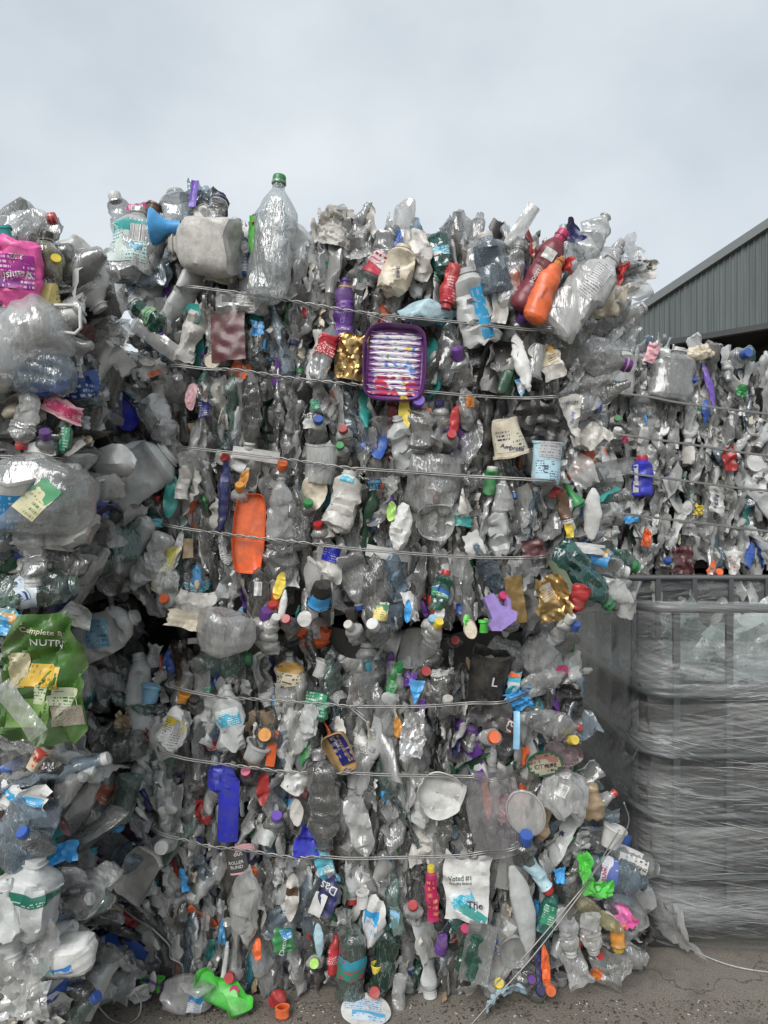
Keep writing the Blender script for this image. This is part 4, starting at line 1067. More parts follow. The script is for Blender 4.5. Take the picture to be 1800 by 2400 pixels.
# ======== middle stack, upper bale, top edge
h('jug', 318, 570, 112, 165, 6, 'clearw', 'milky bottle with teal label on the top left of the middle stack', 'bottle', 'the teal-labelled milky bottle', d=.06, flat=.7, sq=.6, yaw=0, dec=[(0, -.08, 1.0, .58, -2, tealprint), (0, .205, 1.0, .05, -2, PR((.10, .42, .38), (.1, .42, .38), 3)), (.12, -.16, .36, .12, -2, PR((.05, .30, .50), (.5, .6, .65), 4))])
h('wide', 285, 510, 44, 110, -18, 'clear', 'small clear bottle with white cap poking above the teal label', 'bottle', 'the small bottle on the top left corner', cap='white', capr=15, caph=20, d=.0)
h('rag', 325, 490, 56, 32, -8, 'pink', 'pink patterned wrapper on top of the middle stack', 'wrapper', 'the pink patterned wrapper', d=.01, dec=[(-.1, 0, .6, .9, 0, PR((.7, .6, .62), (.5, .02, .2), 6))])
h('tub', 352, 505, 42, 56, 25, 'brown', 'brown paper cup behind the blue spout', 'cup', d=-.01)
h('funnel', 392, 533, 88, 66, -92, 'sky', 'bright blue spout on a white jug at the top of the stack', 'spout', 'the bright blue spout', d=.06, pitch=0)
h('jug', 478, 575, 130, 165, -86, 'dirtywhite', 'big scuffed white jug lying on its side with the blue spout', 'jug', 'the big scuffed white jug', d=.05, flat=.85, sq=.85, amp=.6)
h('wide', 315, 640, 64, 165, -80, 'clearb', 'clear blue bottle with blue cap jutting from the top left corner', 'bottle', 'the blue-capped bottle at the corner', cap='blue', capr=17, caph=22, d=.06)
h('crumb', 462, 468, 66, 84, 12, 'clearb', 'torn blue clear film sticking up above the scuffed jug', 'film', 'the torn blue film', d=-.03)
h('flat', 455, 455, 18, 66, 6, 'violet', 'pointed violet shard standing up from the torn blue film', 'shard', d=.0)
h('water', 508, 498, 44, 80, 10, 'clear', 'clear bottle with navy cap behind the scuffed white jug', 'bottle', 'the navy-capped bottle', cap='navy', capr=15, caph=18, d=-.01)
h('lid', 474, 500, 44, 42, 0, 'dirtywhite', 'round white lid on top behind the scuffed jug', 'lid', d=.0)
h('wide', 418, 492, 70, 90, -10, 'clear', 'crumpled clear bottle bulging above the blue spout', 'bottle', d=-.02)
h('rag', 515, 643, 74, 44, 8, 'dirtywhite', 'carton scrap with green zigzag print under the scuffed jug', 'carton', 'the green zigzag carton', d=.05, dec=[(-.1, 0, .75, .85, 20, PR((.60, .62, .52), (.25, .42, .05), 5, None, False, 1.0))])
h('soda', 643, 562, 100, 300, 4, 'cleart', 'tall clear bottle with green cap standing highest on the stack', 'bottle', 'the tall green-capped bottle', cap='green', capr=16, caph=22, d=.075, flat=.7, amp=.6)
h('flat', 592, 550, 18, 84, 4, 'bright', 'bright green film strip left of the tall green-capped bottle', 'film', 'the bright green strip', d=.03)
h('pouch', 572, 600, 26, 90, 0, 'blue', 'blue flattened bottle under the bright green strip', 'bottle', d=.0, dec=[(0, 0, .8, .8, 0, blueprint)])
h('oval', 574, 578, 20, 30, 0, 'grey', 'grey oval lid left of the bright green strip', 'lid', d=.05)
h('crumb', 778, 532, 92, 100, 10, 'dirtywhite', 'brown-stained crumpled bag peaking at the top edge', 'bag', 'the brown-stained bag', d=.03)
h('rag', 838, 560, 70, 90, 0, 'clearw', 'milky torn bag with small print right of the stained bag', 'bag', d=.03, txt=[('DERIV', -.2, .1, .4, -50, 'darkgrey')])
h('tri', 912, 520, 26, 50, 180, 'clearw', 'pointed film shard sticking up at the top edge', 'shard', d=.0)
h('wide', 935, 630, 66, 110, 12, 'cream', 'cream pointed bottle with blue print near the top edge', 'bottle', 'the cream bottle with blue print', d=.06, flat=.6, txt=[('SHINE', 0, -.12, .45, 78, 'navy')])
h('blade', 985, 600, 52, 130, -8, 'dirtywhite', 'folded white bottle right of the cream bottle', 'bottle', d=.05)
h('water', 888, 610, 54, 130, -160, 'clear', 'clear bottle with red and white wrap upside down at the top', 'bottle', 'the red and white wrapped bottle', d=.03, lab=(.4, .8, PR((.62, .58, .58), (.4, .02, .05), 7, (.45, .03, .06))))
h('leaf', 930, 572, 22, 66, 8, 'blue', 'blue film sliver above the cream bottle', 'film', d=.05)
h('wide', 1032, 598, 46, 100, 172, 'tealb', 'teal bottle with blue label near the top edge', 'bottle', 'the teal bottle at the top', d=.04, lab=(.3, .6, aquap))
h('tube', 1056, 672, 38, 110, 192, 'red', 'red printed squeeze bottle with a clear pointed nozzle, upside down', 'bottle', 'the red squeeze bottle', d=.06, flat=.7, dec=[(0, .1, .8, .6, 0, redprint)])
h('pouch', 1000, 735, 110, 42, -5, 'iceblue', 'pale blue ribbed bottle lying level over the first wire', 'bottle', d=.05)
h('blade', 1110, 640, 36, 110, -5, 'clearw', 'milky leaf-shaped bottle near the grey jug', 'bottle', d=.04)
h('wide', 1152, 620, 76, 140, -12, 'clearb', 'grey-blue clear jug with white cap at the top right', 'jug', 'the grey-blue clear jug', cap='dirtywhite', capr=17, caph=20, d=.05, flat=.8)
h('soda', 1200, 645, 50, 150, 14, 'clear', 'clear bottle with grey cap leaning right of the grey-blue jug', 'bottle', cap='grey', capr=15, caph=18, d=.06)
h('flat', 1224, 528, 34, 112, 32, 'clearw', 'stiff milky film folded and pointing up at the top right', 'film', 'the stiff milky film pointing up', d=.02)
h('tri', 1338, 540, 70, 60, 175, 'navy', 'navy blue snack wrapper corner at the top right', 'wrapper', 'the navy snack wrapper', d=.06, txt=[('DNA', .25, .12, .35, 12, 'white')], dec=[(.3, -.1, .3, .3, 0, creamprint)])
h('soda', 1390, 555, 66, 118, 32, 'clear', 'wavy clear bottle at the top right corner of the stack', 'bottle', 'the wavy clear bottle', d=.02)
h('water', 1262, 635, 58, 205, 33, 'burgundy', 'burgundy drink bottle with red cap and white lettering at top right', 'bottle', 'the burgundy drink bottle', cap='magenta', capr=15, caph=30, d=.09, flat=.8, yaw=0, amp=.3, txt=[('BOOST', 0, -.10, .62, -90, 'white')], dec=[(.0, .18, .5, .12, 0, wplain)])
h('soda', 1276, 680, 60, 165, 24, 'orange', 'orange drink bottle with orange cap right of the burgundy bottle', 'bottle', 'the orange drink bottle', cap='amber', capr=17, caph=24, d=.115, flat=.85, amp=.3, yaw=0, lab=(.62, .68, 'yellow'), txt=[('ENERGY', 0, -.1, .5, -82, 'burgundy')])
h('crumb', 1318, 618, 50, 44, 15, 'red', 'dark red torn wrapper above the orange drink bottle', 'wrapper', d=.08)
h('jug', 1372, 690, 96, 245, 38, 'clear', 'large clear bottle with black and white bar code label at right', 'bottle', 'the bar-coded clear bottle', d=.10, flat=.7, sq=.7, yaw=0, dec=[(-.02, .1, .42, .42, 0, PR((.60, .60, .60), INK, 16, None, True, .8))])
h('blade', 1335, 770, 84, 130, 60, 'cleard', 'smoky clear bottle bulging under the bar-coded bottle', 'bottle', d=.09)
h('crumb', 1452, 640, 30, 72, 25, 'red', 'strawberry red wrapper at the right tip of the stack', 'wrapper', 'the strawberry red wrapper', d=.06)
h('rag', 1512, 628, 54, 56, 12, 'dirtywhite', 'white wrapper with black YOU panel at the far right tip', 'wrapper', 'the wrapper reading YOU', d=.08, dec=[(-.08, .12, .7, .42, -12, 'black')], txt=[('YOU', -.02, .12, .5, -12, 'white')])
h('water', 1448, 760, 52, 150, 58, 'clear', 'clear bottle with open ridged neck pointing right at the edge', 'bottle', 'the open neck pointing right', d=.06)
h('blade', 1420, 710, 70, 140, 60, 'cream', 'dirty cream bottle folded below the strawberry wrapper', 'bottle', d=.04)
h('rag', 1445, 600, 60, 130, 62, 'clear', 'clear film fanning out behind the strawberry wrapper', 'film', d=.03)
h('rag', 1485, 632, 34, 80, 70, 'clearw', 'milky film strip carrying the wrapper that reads YOU', 'film', d=.06)
h('rag', 1470, 680, 60, 120, 72, 'clearw', 'milky film fan under the strawberry wrapper', 'film', d=.05)
h('soda', 1405, 625, 60, 150, 50, 'clear', 'clear crumpled bottle between the wavy bottle and the strawberry wrapper', 'bottle', d=.03)
h('water', 1425, 745, 50, 130, 48, 'clear', 'clear bottle neck just above the open neck pointing right', 'bottle', d=.045)
h('rag', 1400, 850, 120, 90, 10, 'clear', 'wide clear film wing at the right edge below the first wire', 'film', d=.04)
h('rag', 1370, 905, 100, 110, 30, 'clear', 'clear film wing over the second wire at the right edge', 'film', d=.03)
h('cap', 1221, 753, 28, 24, 15, 'purple', 'purple sports cap just above the first wire at right', 'cap', 'the purple sports cap', d=.07)
h('rag', 1175, 700, 44, 110, 8, 'dirtywhite', 'white flaking label scrap left of the orange drink bottle', 'label', d=.06)
h('leaf', 1206, 660, 24, 60, 12, 'orange', 'small orange leaf-shaped scrap left of the burgundy bottle', 'scrap', d=.06)
h('wide', 1110, 720, 86, 180, -14, 'milk', 'white bottle with bright blue stripe crossing the first wire', 'bottle', 'the white bottle with blue stripe', d=.05, flat=.5, dec=[(.12, -.16, .36, .75, -4, PR((.02, .28, .52), (.3, .45, .55), 5))])
h('crumb', 1040, 745, 50, 40, 10, 'aqua', 'turquoise torn film left of the white blue-striped bottle', 'film', d=.05)
# ---- between the first and second wires
h('flat', 532, 786, 84, 118, -3, 'maroon', 'maroon folded plastic pouch below the first wire', 'pouch', 'the maroon folded pouch', d=.06, curl=.05, amp=.55)
h('wide', 552, 707, 60, 150, -88, 'clearw', 'white-labelled bottle with black cap end lying on the first wire', 'bottle', 'the lying white-labelled bottle', d=.06, flat=.7, dec=[(.0, -.15, .9, .55, 90, wprint), (0, .36, 1, .16, 0, 'black')])
h('lid', 497, 845, 40, 40, 0, 'cream', 'round cream lid under the maroon pouch', 'lid', 'the round cream lid', d=.07)
h('water', 806, 735, 44, 165, 3, 'purple', 'purple sleeved bottle with gold band crossing the first wire', 'bottle', 'the purple sleeved bottle', d=.065, flat=.6, yaw=0, amp=.7, lab=(.84, .90, 'gold'), txt=[('Color', .0, -.05, .8, -80, 'lilac'), ('OUTSIDE', 0, -.23, .7, 0, 'white'), ('55', .05, -.34, .42, 0, 'white')])
h('crumb', 820, 835, 76, 120, 10, 'goldfoil', 'crumpled gold foil left of the purple tray', 'foil', 'the crumpled gold foil', d=.075)
o_ = h('tray', 925, 848, 150, 185, 3, 'plum', 'purple ridged paint tray smeared with white paint', 'paint tray', 'the purple paint tray', d=.105, yaw=0, pitch=-4, th=.28, amp=.5)
h('water', 764, 825, 46, 150, 14, 'clear', 'clear bottle with red label left of the gold foil', 'bottle', 'the red-labelled clear bottle', d=.04, lab=(.42, .78, redprint))
h('rag', 562, 870, 44, 44, 25, 'orange', 'orange printed film above the second wire', 'film', d=.05)
h('rag', 603, 768, 30, 34, 0, 'sky', 'small blue label reading ION right of the maroon pouch', 'label', d=.06, txt=[('ION', 0, .1, .7, 0, 'white')])
h('cap', 1076, 840, 34, 30, -18, 'purple', 'purple ribbed cap right of the purple paint tray', 'cap', 'the purple ribbed cap', d=.07)
h('tray', 1166, 862, 80, 130, 14, 'black', 'black plastic tray crushed on edge below the first wire', 'tray', 'the black crushed tray', d=.05, th=.6, amp=2)
h('blade', 1140, 1010, 26, 190, 2, 'black', 'long black folded strip below the black crushed tray', 'strip', d=.03)
h('blade', 1222, 850, 34, 140, -10, 'white', 'wavy white bottle right of the black crushed tray', 'bottle', 'the wavy white bottle', d=.07)
h('tri', 1222, 908, 34, 46, 0, 'paleblue', 'pale blue printed label at the foot of the wavy white bottle', 'label', d=.08, dec=[(0, .1, .9, .7, 0, blueprint)])
h('pouch', 1188, 896, 30, 62, 10, 'darkgreen', 'dark green leaf-shaped bottle left of the wavy white bottle', 'bottle', d=.06)
h('tub', 1256, 850, 44, 80, 194, 'clearw', 'clear jar with white lid below the purple sports cap', 'jar', 'the clear jar with white lid', d=.05)
h('lid', 1257, 824, 38, 40, 20, 'white', 'white lid on the clear jar below the purple sports cap', 'lid', d=.07)
h('rag', 1290, 850, 52, 90, -20, 'dirtywhite', 'torn printed label with orange edge right of the clear jar', 'label', d=.05, dec=[(0, .2, .8, .5, 0, creamprint)])
h('soda', 1380, 830, 90, 200, 105, 'clear', 'clear bottle with purple cap jutting right between the wires', 'bottle', 'the purple-capped bottle jutting right', cap='plum', capr=16, caph=22, d=.05)
h('soda', 1350, 950, 74, 110, 92, 'clear', 'clear bottle with blue cap jutting right below the second wire', 'bottle', 'the blue cap jutting right', cap='blue', capr=16, caph=22, d=.02)
h('blade', 1050, 830, 50, 160, 0, 'cleard', 'smoky leaf-shaped bottle right of the purple paint tray', 'bottle', d=.05)
# ---- between the second and third wires
h('rag', 1255, 990, 104, 110, 3, 'black', 'shiny black film with flaking white paint below the second wire', 'film', 'the shiny black film', d=.055)
h('tub', 1190, 1025, 80, 86, 168, 'cream', 'cream rice pudding pot upside down with dark lettering', 'pot', 'the cream pudding pot', d=.085, flat=.8, dec=[(0, .05, .8, .6, 0, PR((.62, .58, .46), (.03, .03, .08), 6))], txt=[('Ambrosia', -.05, .25, .7, -160, 'navy')])
h('tub', 1280, 1085, 72, 100, 4, 'iceblue', 'pale blue yoghurt pot stack with clear ribbed top', 'pot', 'the pale blue pot', d=.08, flat=.7, th=.92, dec=[(0, .28, .95, .36, 0, PR((.45, .45, .46), (.2, .2, .22), 5, None, False, 1.)), (0, -.2, .85, .45, 0, icep)], txt=[('SU', -.15, -.18, .25, 90, 'navy')])
h('tri', 1345, 990, 56, 125, -14, 'dirtywhite', 'cream pointed wrapper with blue lettering near the right edge', 'wrapper', 'the cream pointed wrapper', d=.06, txt=[('Rocky', .0, .1, .5, -72, 'blue'), ('LONDON', 0, .38, .7, 8, 'navy')])
h('wide', 1152, 1128, 28, 64, 4, 'green', 'small green bottle with white cap hanging on the third wire', 'bottle', 'the small green bottle on the wire', cap='white', capr=13, caph=14, d=.09)
h('cap', 1058, 1022, 26, 30, 4, 'red', 'bright red cap on a red folded strip', 'cap', 'the bright red cap', d=.07)
h('blade', 1066, 985, 26, 80, 14, 'red', 'red folded strip above the bright red cap', 'strip', d=.05)
h('leaf', 948, 968, 26, 88, -3, 'yellow', 'yellow flattened strip under the purple paint tray', 'strip', 'the yellow strip', d=.08)
h('cap', 978, 946, 34, 30, 20, 'violet', 'violet screw cap right of the yellow strip', 'cap', 'the violet cap', d=.08)
h('rag', 990, 972, 48, 30, -10, 'orange', 'orange label on a clear tub right of the yellow strip', 'label', d=.07, dec=[(0, 0, .9, .8, 0, orangeprint)])
h('wide', 985, 1010, 64, 100, 184, 'clearw', 'milky tub with orange label below the violet cap', 'tub', d=.05)
h('cap', 805, 1010, 26, 26, -12, 'red', 'red cap above the green cap, left of the yellow strip', 'cap', 'the red cap over the green cap', d=.06)
h('cap', 797, 1048, 20, 26, 0, 'green', 'green ribbed cap with white top under a red cap', 'cap', d=.06)
h('rag', 738, 948, 26, 28, -8, 'teal', 'small teal printed label above the third wire', 'label', d=.06, dec=[(0, 0, .95, .95, 0, greenprint)])
h('cap', 746, 988, 24, 26, 4, 'blue', 'dark blue cap right of the SIP label', 'cap', d=.055)
h('rag', 724, 985, 30, 40, 0, 'white', 'white label with black letters below the teal label', 'label', 'the white label with black letters', d=.05, txt=[('JIST', 0, .2, .9, 0, 'black')])
h('soda', 592, 975, 44, 150, 188, 'cleard', 'smoky bottle upside down with white cap above the third wire', 'bottle', 'the smoky bottle with white cap', cap='white', capr=14, caph=16, d=.06)
h('cap', 1030, 952, 24, 28, -8, 'navy', 'navy cap right of the orange label', 'cap', d=.05)
h('blade', 1092, 960, 60, 100, 0, 'clearw', 'milky flattened tub right of the navy cap', 'tub', d=.045, dec=[(.1, .2, .4, .3, 0, orangeprint)])
h('bowl', 285, 965, 54, 100, -35, 'cobalt', 'dark blue bowl rim at the left edge of the middle stack', 'bowl', 'the dark blue bowl', d=.06, th=.4)
h('leaf', 448, 930, 26, 66, 6, 'palepink', 'pale pink film with red letters near the left corner', 'film', 'the pale pink film', d=.055)
h('rag', 478, 962, 26, 44, 0, 'navy', 'dark blue bottle label near the left corner', 'label', d=.055, dec=[(0, 0, .9, .9, 0, navyprint)])
h('water', 375, 985, 62, 130, 162, 'clear', 'crumpled clear bottle at the left corner above the third wire', 'bottle', d=.06)
h('water', 345, 740, 40, 95, -50, 'greenb', 'green and white tube lying at the upper left corner', 'tube', 'the green tube at the corner', cap='white', capr=16, caph=14, d=.08, lab=(.35, .65, PR((.3, .45, .3), (.02, .2, .08), 6)))
h('water', 285, 842, 36, 125, -86, 'clear', 'slim clear bottle with white cap jutting left at the corner', 'bottle', 'the slim bottle jutting left', cap='white', capr=13, caph=18, d=.08)
h('flat', 372, 800, 40, 170, -54, 'clearw', 'long milky strip with green lettering at the left corner', 'strip', d=.07)
h('lid', 345, 848, 42, 22, 8, 'dirtywhite', 'oval white lid left of the second wire end', 'lid', d=.10)
h('rag', 355, 865, 70, 36, -25, 'white', 'white folded carton with orange edge at the second wire end', 'carton', d=.08, dec=[(.1, -.3, .6, .3, 0, 'orange')])
h('rag', 370, 765, 34, 40, 5, 'purple', 'dark purple wrapper piece below the first wire at left', 'wrapper', d=.05)
# ---- between the third and fourth wires
h('wide', 330, 1112, 118, 175, 52, 'milk', 'big crushed white jug at the left corner below the third wire', 'jug', 'the big white jug at the left corner', d=.09, flat=.55, amp=.7)
h('leaf', 400, 1165, 32, 100, 10, 'teal', 'turquoise film strip right of the big white jug', 'film', 'the turquoise film strip', d=.06)
h('tube', 430, 1130, 30, 78, 4, 'dirtywhite', 'white embossed strip near the left corner', 'strip', d=.06)
h('tube', 545, 1085, 28, 84, 118, 'white', 'white curved tube with red cap under the third wire', 'tube', d=.06)
h('cap', 532, 1074, 26, 26, -70, 'red', 'red cap on the white curved tube under the third wire', 'cap', 'the red cap on the white tube', d=.075)
h('blade', 522, 1165, 26, 180, 4, 'navy', 'long dark blue strip left of the orange tray', 'strip', 'the long dark blue strip', d=.05)
h('tray', 584, 1250, 74, 188, 3, 'orange', 'orange plastic tray on end, crossed by the fourth wire', 'tray', 'the orange tray', d=.085, th=.35, yaw=6, pitch=-3, amp=.6)
h('cap', 660, 1098, 28, 22, 20, 'orange', 'orange cap under the third wire', 'cap', 'the orange cap under the third wire', d=.06)
h('leaf', 570, 1128, 20, 60, 20, 'amber', 'rust orange bottle neck above the orange tray', 'scrap', d=.055)
h('cap', 562, 1148, 22, 18, 10, 'amber', 'amber cap just above the orange tray', 'cap', d=.055)
h('flat', 600, 1066, 110, 28, 8, 'white', 'torn white card lying along the third wire', 'card', 'the torn white card', d=.085, amp=.6)
h('tub', 752, 1090, 80, 92, 6, 'clear', 'round clear pot with cream residue behind the third wire', 'pot', 'the round clear pot', d=.06, th=.85, flat=.6)
h('leaf', 735, 1150, 60, 90, 16, 'cream', 'cream shredded film below the round clear pot', 'film', d=.045)
h('wide', 806, 1172, 66, 140, 13, 'dirtywhite', 'white ribbed bottle with turquoise traces under the third wire', 'bottle', 'the white ribbed bottle', d=.075, flat=.55, dec=[(-.05, .36, .5, .14, 0, aquap)])
h('rag', 878, 1135, 32, 30, 0, 'navy', 'dark label with turquoise letters right of the ribbed bottle', 'label', 'the dark FINGER label', d=.07, txt=[('FINGER', 0, .15, .9, -8, 'aqua'), ('HIT', 0, -.2, .6, -8, 'aqua')])
h('leaf', 917, 1198, 22, 46, 8, 'lime', 'lime green cap flap beside a crushed white bottle', 'flap', 'the lime green flap', d=.07)
h('blade', 938, 1235, 50, 115, 14, 'white', 'crushed white bottle right of the lime green flap', 'bottle', 'the white bottle by the lime flap', d=.06)
h('cap', 722, 1184, 24, 24, 10, 'green', 'green cap left of the white ribbed bottle', 'cap', d=.06)
h('cap', 747, 1236, 24, 28, -10, 'red', 'red cap below the white ribbed bottle', 'cap', d=.055)
h('soda', 655, 1200, 58, 165, 4, 'clear', 'ribbed clear bottle right of the orange tray', 'bottle', d=.05)
h('soda', 700, 1210, 50, 150, -4, 'cleard', 'smoky ribbed bottle left of the white ribbed bottle', 'bottle', d=.045)
h('pouch', 1010, 1130, 120, 140, 10, 'clear', 'broad clear bottle with dented round base below the third wire', 'bottle', 'the broad dented bottle', d=.05, flat=.4)
h('bowl', 1020, 1225, 90, 90, 0, 'clear', 'round clear bowl showing blue behind it', 'bowl', 'the round clear bowl', d=.06, th=.4)
h('tri', 1085, 1190, 40, 90, 180, 'dirtywhite', 'white pointed scrap over a green mesh label', 'scrap', d=.055)
h('rag', 1085, 1220, 48, 28, 5, 'teal', 'green mesh label right of the round clear bowl', 'label', 'the green mesh label', d=.06)
h('rag', 1110, 1275, 50, 60, -20, 'white', 'white flaky scrap below the green mesh label', 'scrap', 'the white flaky scrap', d=.065)
h('jug', 1178, 1160, 44, 80, 2, 'clear', 'square clear bottle with embossed letters below the third wire', 'bottle', d=.06, sq=.9)
h('funnel', 1338, 1155, 40, 66, 150, 'green', 'green cone near the right corner below the third wire', 'cone', 'the green cone', d=.06, pitch=0)
h('crumb', 1305, 1155, 34, 30, 20, 'red', 'red clip left of the green cone', 'clip', d=.065)
h('wide', 1322, 1190, 28, 70, 165, 'brown', 'brown bottle with white cap below the green cone', 'bottle', 'the brown bottle with white cap', cap='white', capr=14, caph=16, d=.06)
h('blade', 1385, 1205, 40, 125, 5, 'white', 'smooth white spoon-shaped bottle at the right corner', 'bottle', 'the spoon-shaped white bottle', d=.05, amp=.3)
h('crumb', 1332, 1240, 20, 44, -10, 'yellow', 'yellow scrap left of the spoon-shaped white bottle', 'scrap', d=.06)
h('lid', 1458, 1176, 42, 40, 0, 'clear', 'round clear bottle base seen end on at the right edge', 'bottle base', 'the round clear base', d=.05)
h('rag', 1360, 1100, 90, 60, 60, 'clearw', 'milky film fan at the right corner over the third wire', 'film', d=.04)
h('water', 280, 1250, 46, 130, 200, 'clear', 'clear bottle with yellow neck ring pointing down left', 'bottle', 'the bottle with yellow neck ring', cap='yellow', capr=13, caph=10, d=.08)
h('wide', 312, 1290, 50, 165, 212, 'milk', 'white milky bottle pointing down left at the fourth wire', 'bottle', 'the milky bottle pointing down', d=.09, flat=.8, amp=.5)
h('water', 350, 1320, 50, 150, 215, 'clear', 'clear bottle with wide ridged open neck pointing down left', 'bottle', d=.09)
h('flat', 268, 1205, 90, 60, 12, 'white', 'white folded sheet below the big white jug', 'sheet', d=.08)
h('cap', 347, 1222, 26, 16, -60, 'white', 'white cap at the left end of the fourth wire', 'cap', 'the white cap at the fourth wire end', d=.1)
h('rag', 370, 1225, 26, 20, 10, 'aqua', 'turquoise film scrap at the left end of the fourth wire', 'scrap', d=.09)
h('blade', 300, 1265, 30, 110, 45, 'clearb', 'clear blue bottle slanting at the left corner', 'bottle', d=.075)
# ---- between the fourth wire and the bottom of the upper bale
h('flat', 910, 1298, 104, 28, 10, 'white', 'white torn plastic flap lying along the fourth wire', 'flap', 'the white torn flap', d=.07, amp=.7)
h('rag', 775, 1318, 72, 96, 8, 'dirtywhite', 'dirty white pouch with blue panel below the fourth wire', 'pouch', 'the pouch with blue panel', d=.06, dec=[(-.02, .22, .55, .42, 8, PR((.01, .02, .42), (.4, .45, .6), 7))])
h('leaf', 654, 1372, 24, 66, 14, 'yellow', 'yellow squeezed tube with red cap below the orange tray', 'tube', 'the yellow tube', d=.07)
h('cap', 638, 1423, 26, 32, 12, 'red', 'red cap of the yellow tube', 'cap', 'the red cap of the yellow tube', d=.07)
h('cap', 622, 1450, 34, 30, 15, 'purple', 'purple cap left of a small white cap at the bale bottom', 'cap', d=.06)
h('cap', 642, 1456, 22, 18, 30, 'white', 'small white cap between the purple and red caps', 'cap', d=.09)
h('cap', 672, 1454, 26, 30, -14, 'red', 'red ribbed cap right of the small white cap', 'cap', 'the red ribbed cap at the bale bottom', d=.08)
h('oval', 713, 1450, 32, 40, 14, 'white', 'white spoon-shaped lid right of the red ribbed cap', 'lid', 'the white spoon-shaped lid', d=.08)
h('blade', 662, 1420, 18, 76, 8, 'white', 'white speckled strip above the red ribbed cap', 'strip', d=.07)
h('tub', 752, 1392, 56, 70, 195, 'black', 'black cup with blue rim facing out below the blue panel', 'cup', 'the black cup with blue rim', d=.07, dec=[(.0, .2, .9, .5, 0, 'sky')], pitch=-40)
h('pouch', 737, 1487, 66, 58, -8, 'orange', 'orange snack bag with white panel at the bale joint', 'bag', 'the orange snack bag', d=.10, dec=[(.0, .1, .42, .5, 5, PR((.62, .62, .6), (.02, .04, .2), 8))], txt=[('A', -.38, .02, .16, -60, 'navy')])
h('cap', 822, 1471, 26, 22, -30, 'dirtywhite', 'dirty white cap at the bottom of the upper bale', 'cap', d=.07)
h('cap', 878, 1470, 34, 26, -25, 'white', 'wide white jar cap at the bottom of the upper bale', 'cap', 'the wide white jar cap', d=.07)
h('rag', 893, 1432, 36, 48, 8, 'cream', 'cream label with green ring above the wide white jar cap', 'label', d=.06, dec=[(0, 0, .9, .9, 0, yelprint)])
h('tri', 562, 1438, 34, 34, 190, 'paleblue', 'pale blue film corner at the bottom of the upper bale', 'scrap', 'the pale blue film corner', d=.07)
h('wide', 1037, 1385, 40, 90, 12, 'greenb', 'green, blue and white toothpaste tube below the fourth wire', 'tube', 'the green and white tube', d=.07, flat=.5, cap='red', capr=11, caph=22, lab=(.3, .6, PR((.02, .25, .12), (.6, .62, .6), 6, (.02, .1, .4))))
h('oval', 1030, 1440, 24, 46, 10, 'white', 'white oval scoop at the bottom of the upper bale', 'scoop', 'the white oval scoop', d=.07)
h('cap', 1024, 1468, 22, 20, 20, 'yellow', 'yellow cap under the white oval scoop', 'cap', d=.07)
h('leaf', 956, 1432, 16, 56, 4, 'sky', 'blue sliver left of the white oval scoop', 'scrap', d=.06)
h('cap', 1014, 1454, 22, 30, 0, 'paleblue', 'pale blue cap left of the white oval scoop', 'cap', d=.065)
h('spray', 1166, 1432, 76, 84, 150, 'lilac', 'lilac trigger spray head pointing down at the bale bottom', 'spray head', 'the lilac spray head', d=.09)
h('cap', 1190, 1455, 34, 36, 5, 'purple', 'dark purple ribbed cap behind the lilac spray head', 'cap', d=.06)
h('cap', 1178, 1400, 26, 30, 15, 'magenta', 'pink collar above the lilac spray head', 'collar', d=.065)
h('tub', 1136, 1468, 24, 34, 0, 'bright', 'green ribbed cap left of the lilac spray head', 'cap', d=.07)
h('lid', 1102, 1475, 32, 46, -14, 'cream', 'cream spiral roll end at the bottom of the upper bale', 'roll', 'the cream spiral roll', d=.07)
h('leaf', 1094, 1452, 16, 24, 14, 'bright', 'bright green sliver above the cream spiral roll', 'scrap', d=.08)
h('flat', 1208, 1405, 42, 112, -8, 'goldfoil', 'shiny gold carton standing at the bottom right of the upper bale', 'carton', 'the shiny gold carton', d=.07, curl=.04, amp=.6)
h('crumb', 1295, 1405, 80, 112, -10, 'goldfoil', 'crumpled gold bag with bar code near the bottom right', 'bag', 'the crumpled gold bag', d=.075, amp=.6, dec=[(-.12, .18, .36, .34, -14, goldp)])
h('wide', 1352, 1405, 40, 66, -160, 'red', 'red plastic scoop right of the crumpled gold bag', 'scoop', 'the red scoop', d=.07)
h('cap', 1331, 1456, 26, 24, 20, 'white', 'white cap under the red scoop', 'cap', 'the white cap under the red scoop', d=.08)
h('cap', 1345, 1474, 22, 20, 10, 'blue', 'blue cap under the white cap by the red scoop', 'cap', d=.06)
h('leaf', 1300, 1482, 24, 18, 0, 'yellow', 'yellow scrap at the bale joint under the gold bag', 'scrap', d=.07)
h('soda', 1372, 1350, 66, 190, 140, 'tealb', 'long teal bottle with green cap slanting down at the right edge', 'bottle', 'the long teal bottle', cap='green', capr=15, caph=18, d=.07)
h('soda', 1440, 1305, 48, 120, 115, 'greenb', 'green bottle with green cap jutting right at the edge', 'bottle', 'the green bottle jutting right', cap='green', capr=15, caph=22, d=.05)
h('wide', 1425, 1330, 44, 90, 105, 'clear', 'clear bottle with white cap under the jutting green bottle', 'bottle', cap='white', capr=15, caph=18, d=.07)
h('rag', 1390, 1300, 84, 46, 12, 'sky', 'blue wrapper with orange picture at the right edge', 'wrapper', 'the blue wrapper at the right edge', d=.075, dec=[(.25, .2, .4, .4, 0, creamprint)])
h('flat', 1375, 1285, 100, 24, 6, 'white', 'white sheet lying over the blue wrapper at the right edge', 'sheet', d=.08)
h('flat', 1317, 1352, 30, 86, -24, 'olive', 'olive green board slanting right of the gold bag', 'board', 'the olive board', d=.07, amp=.2)
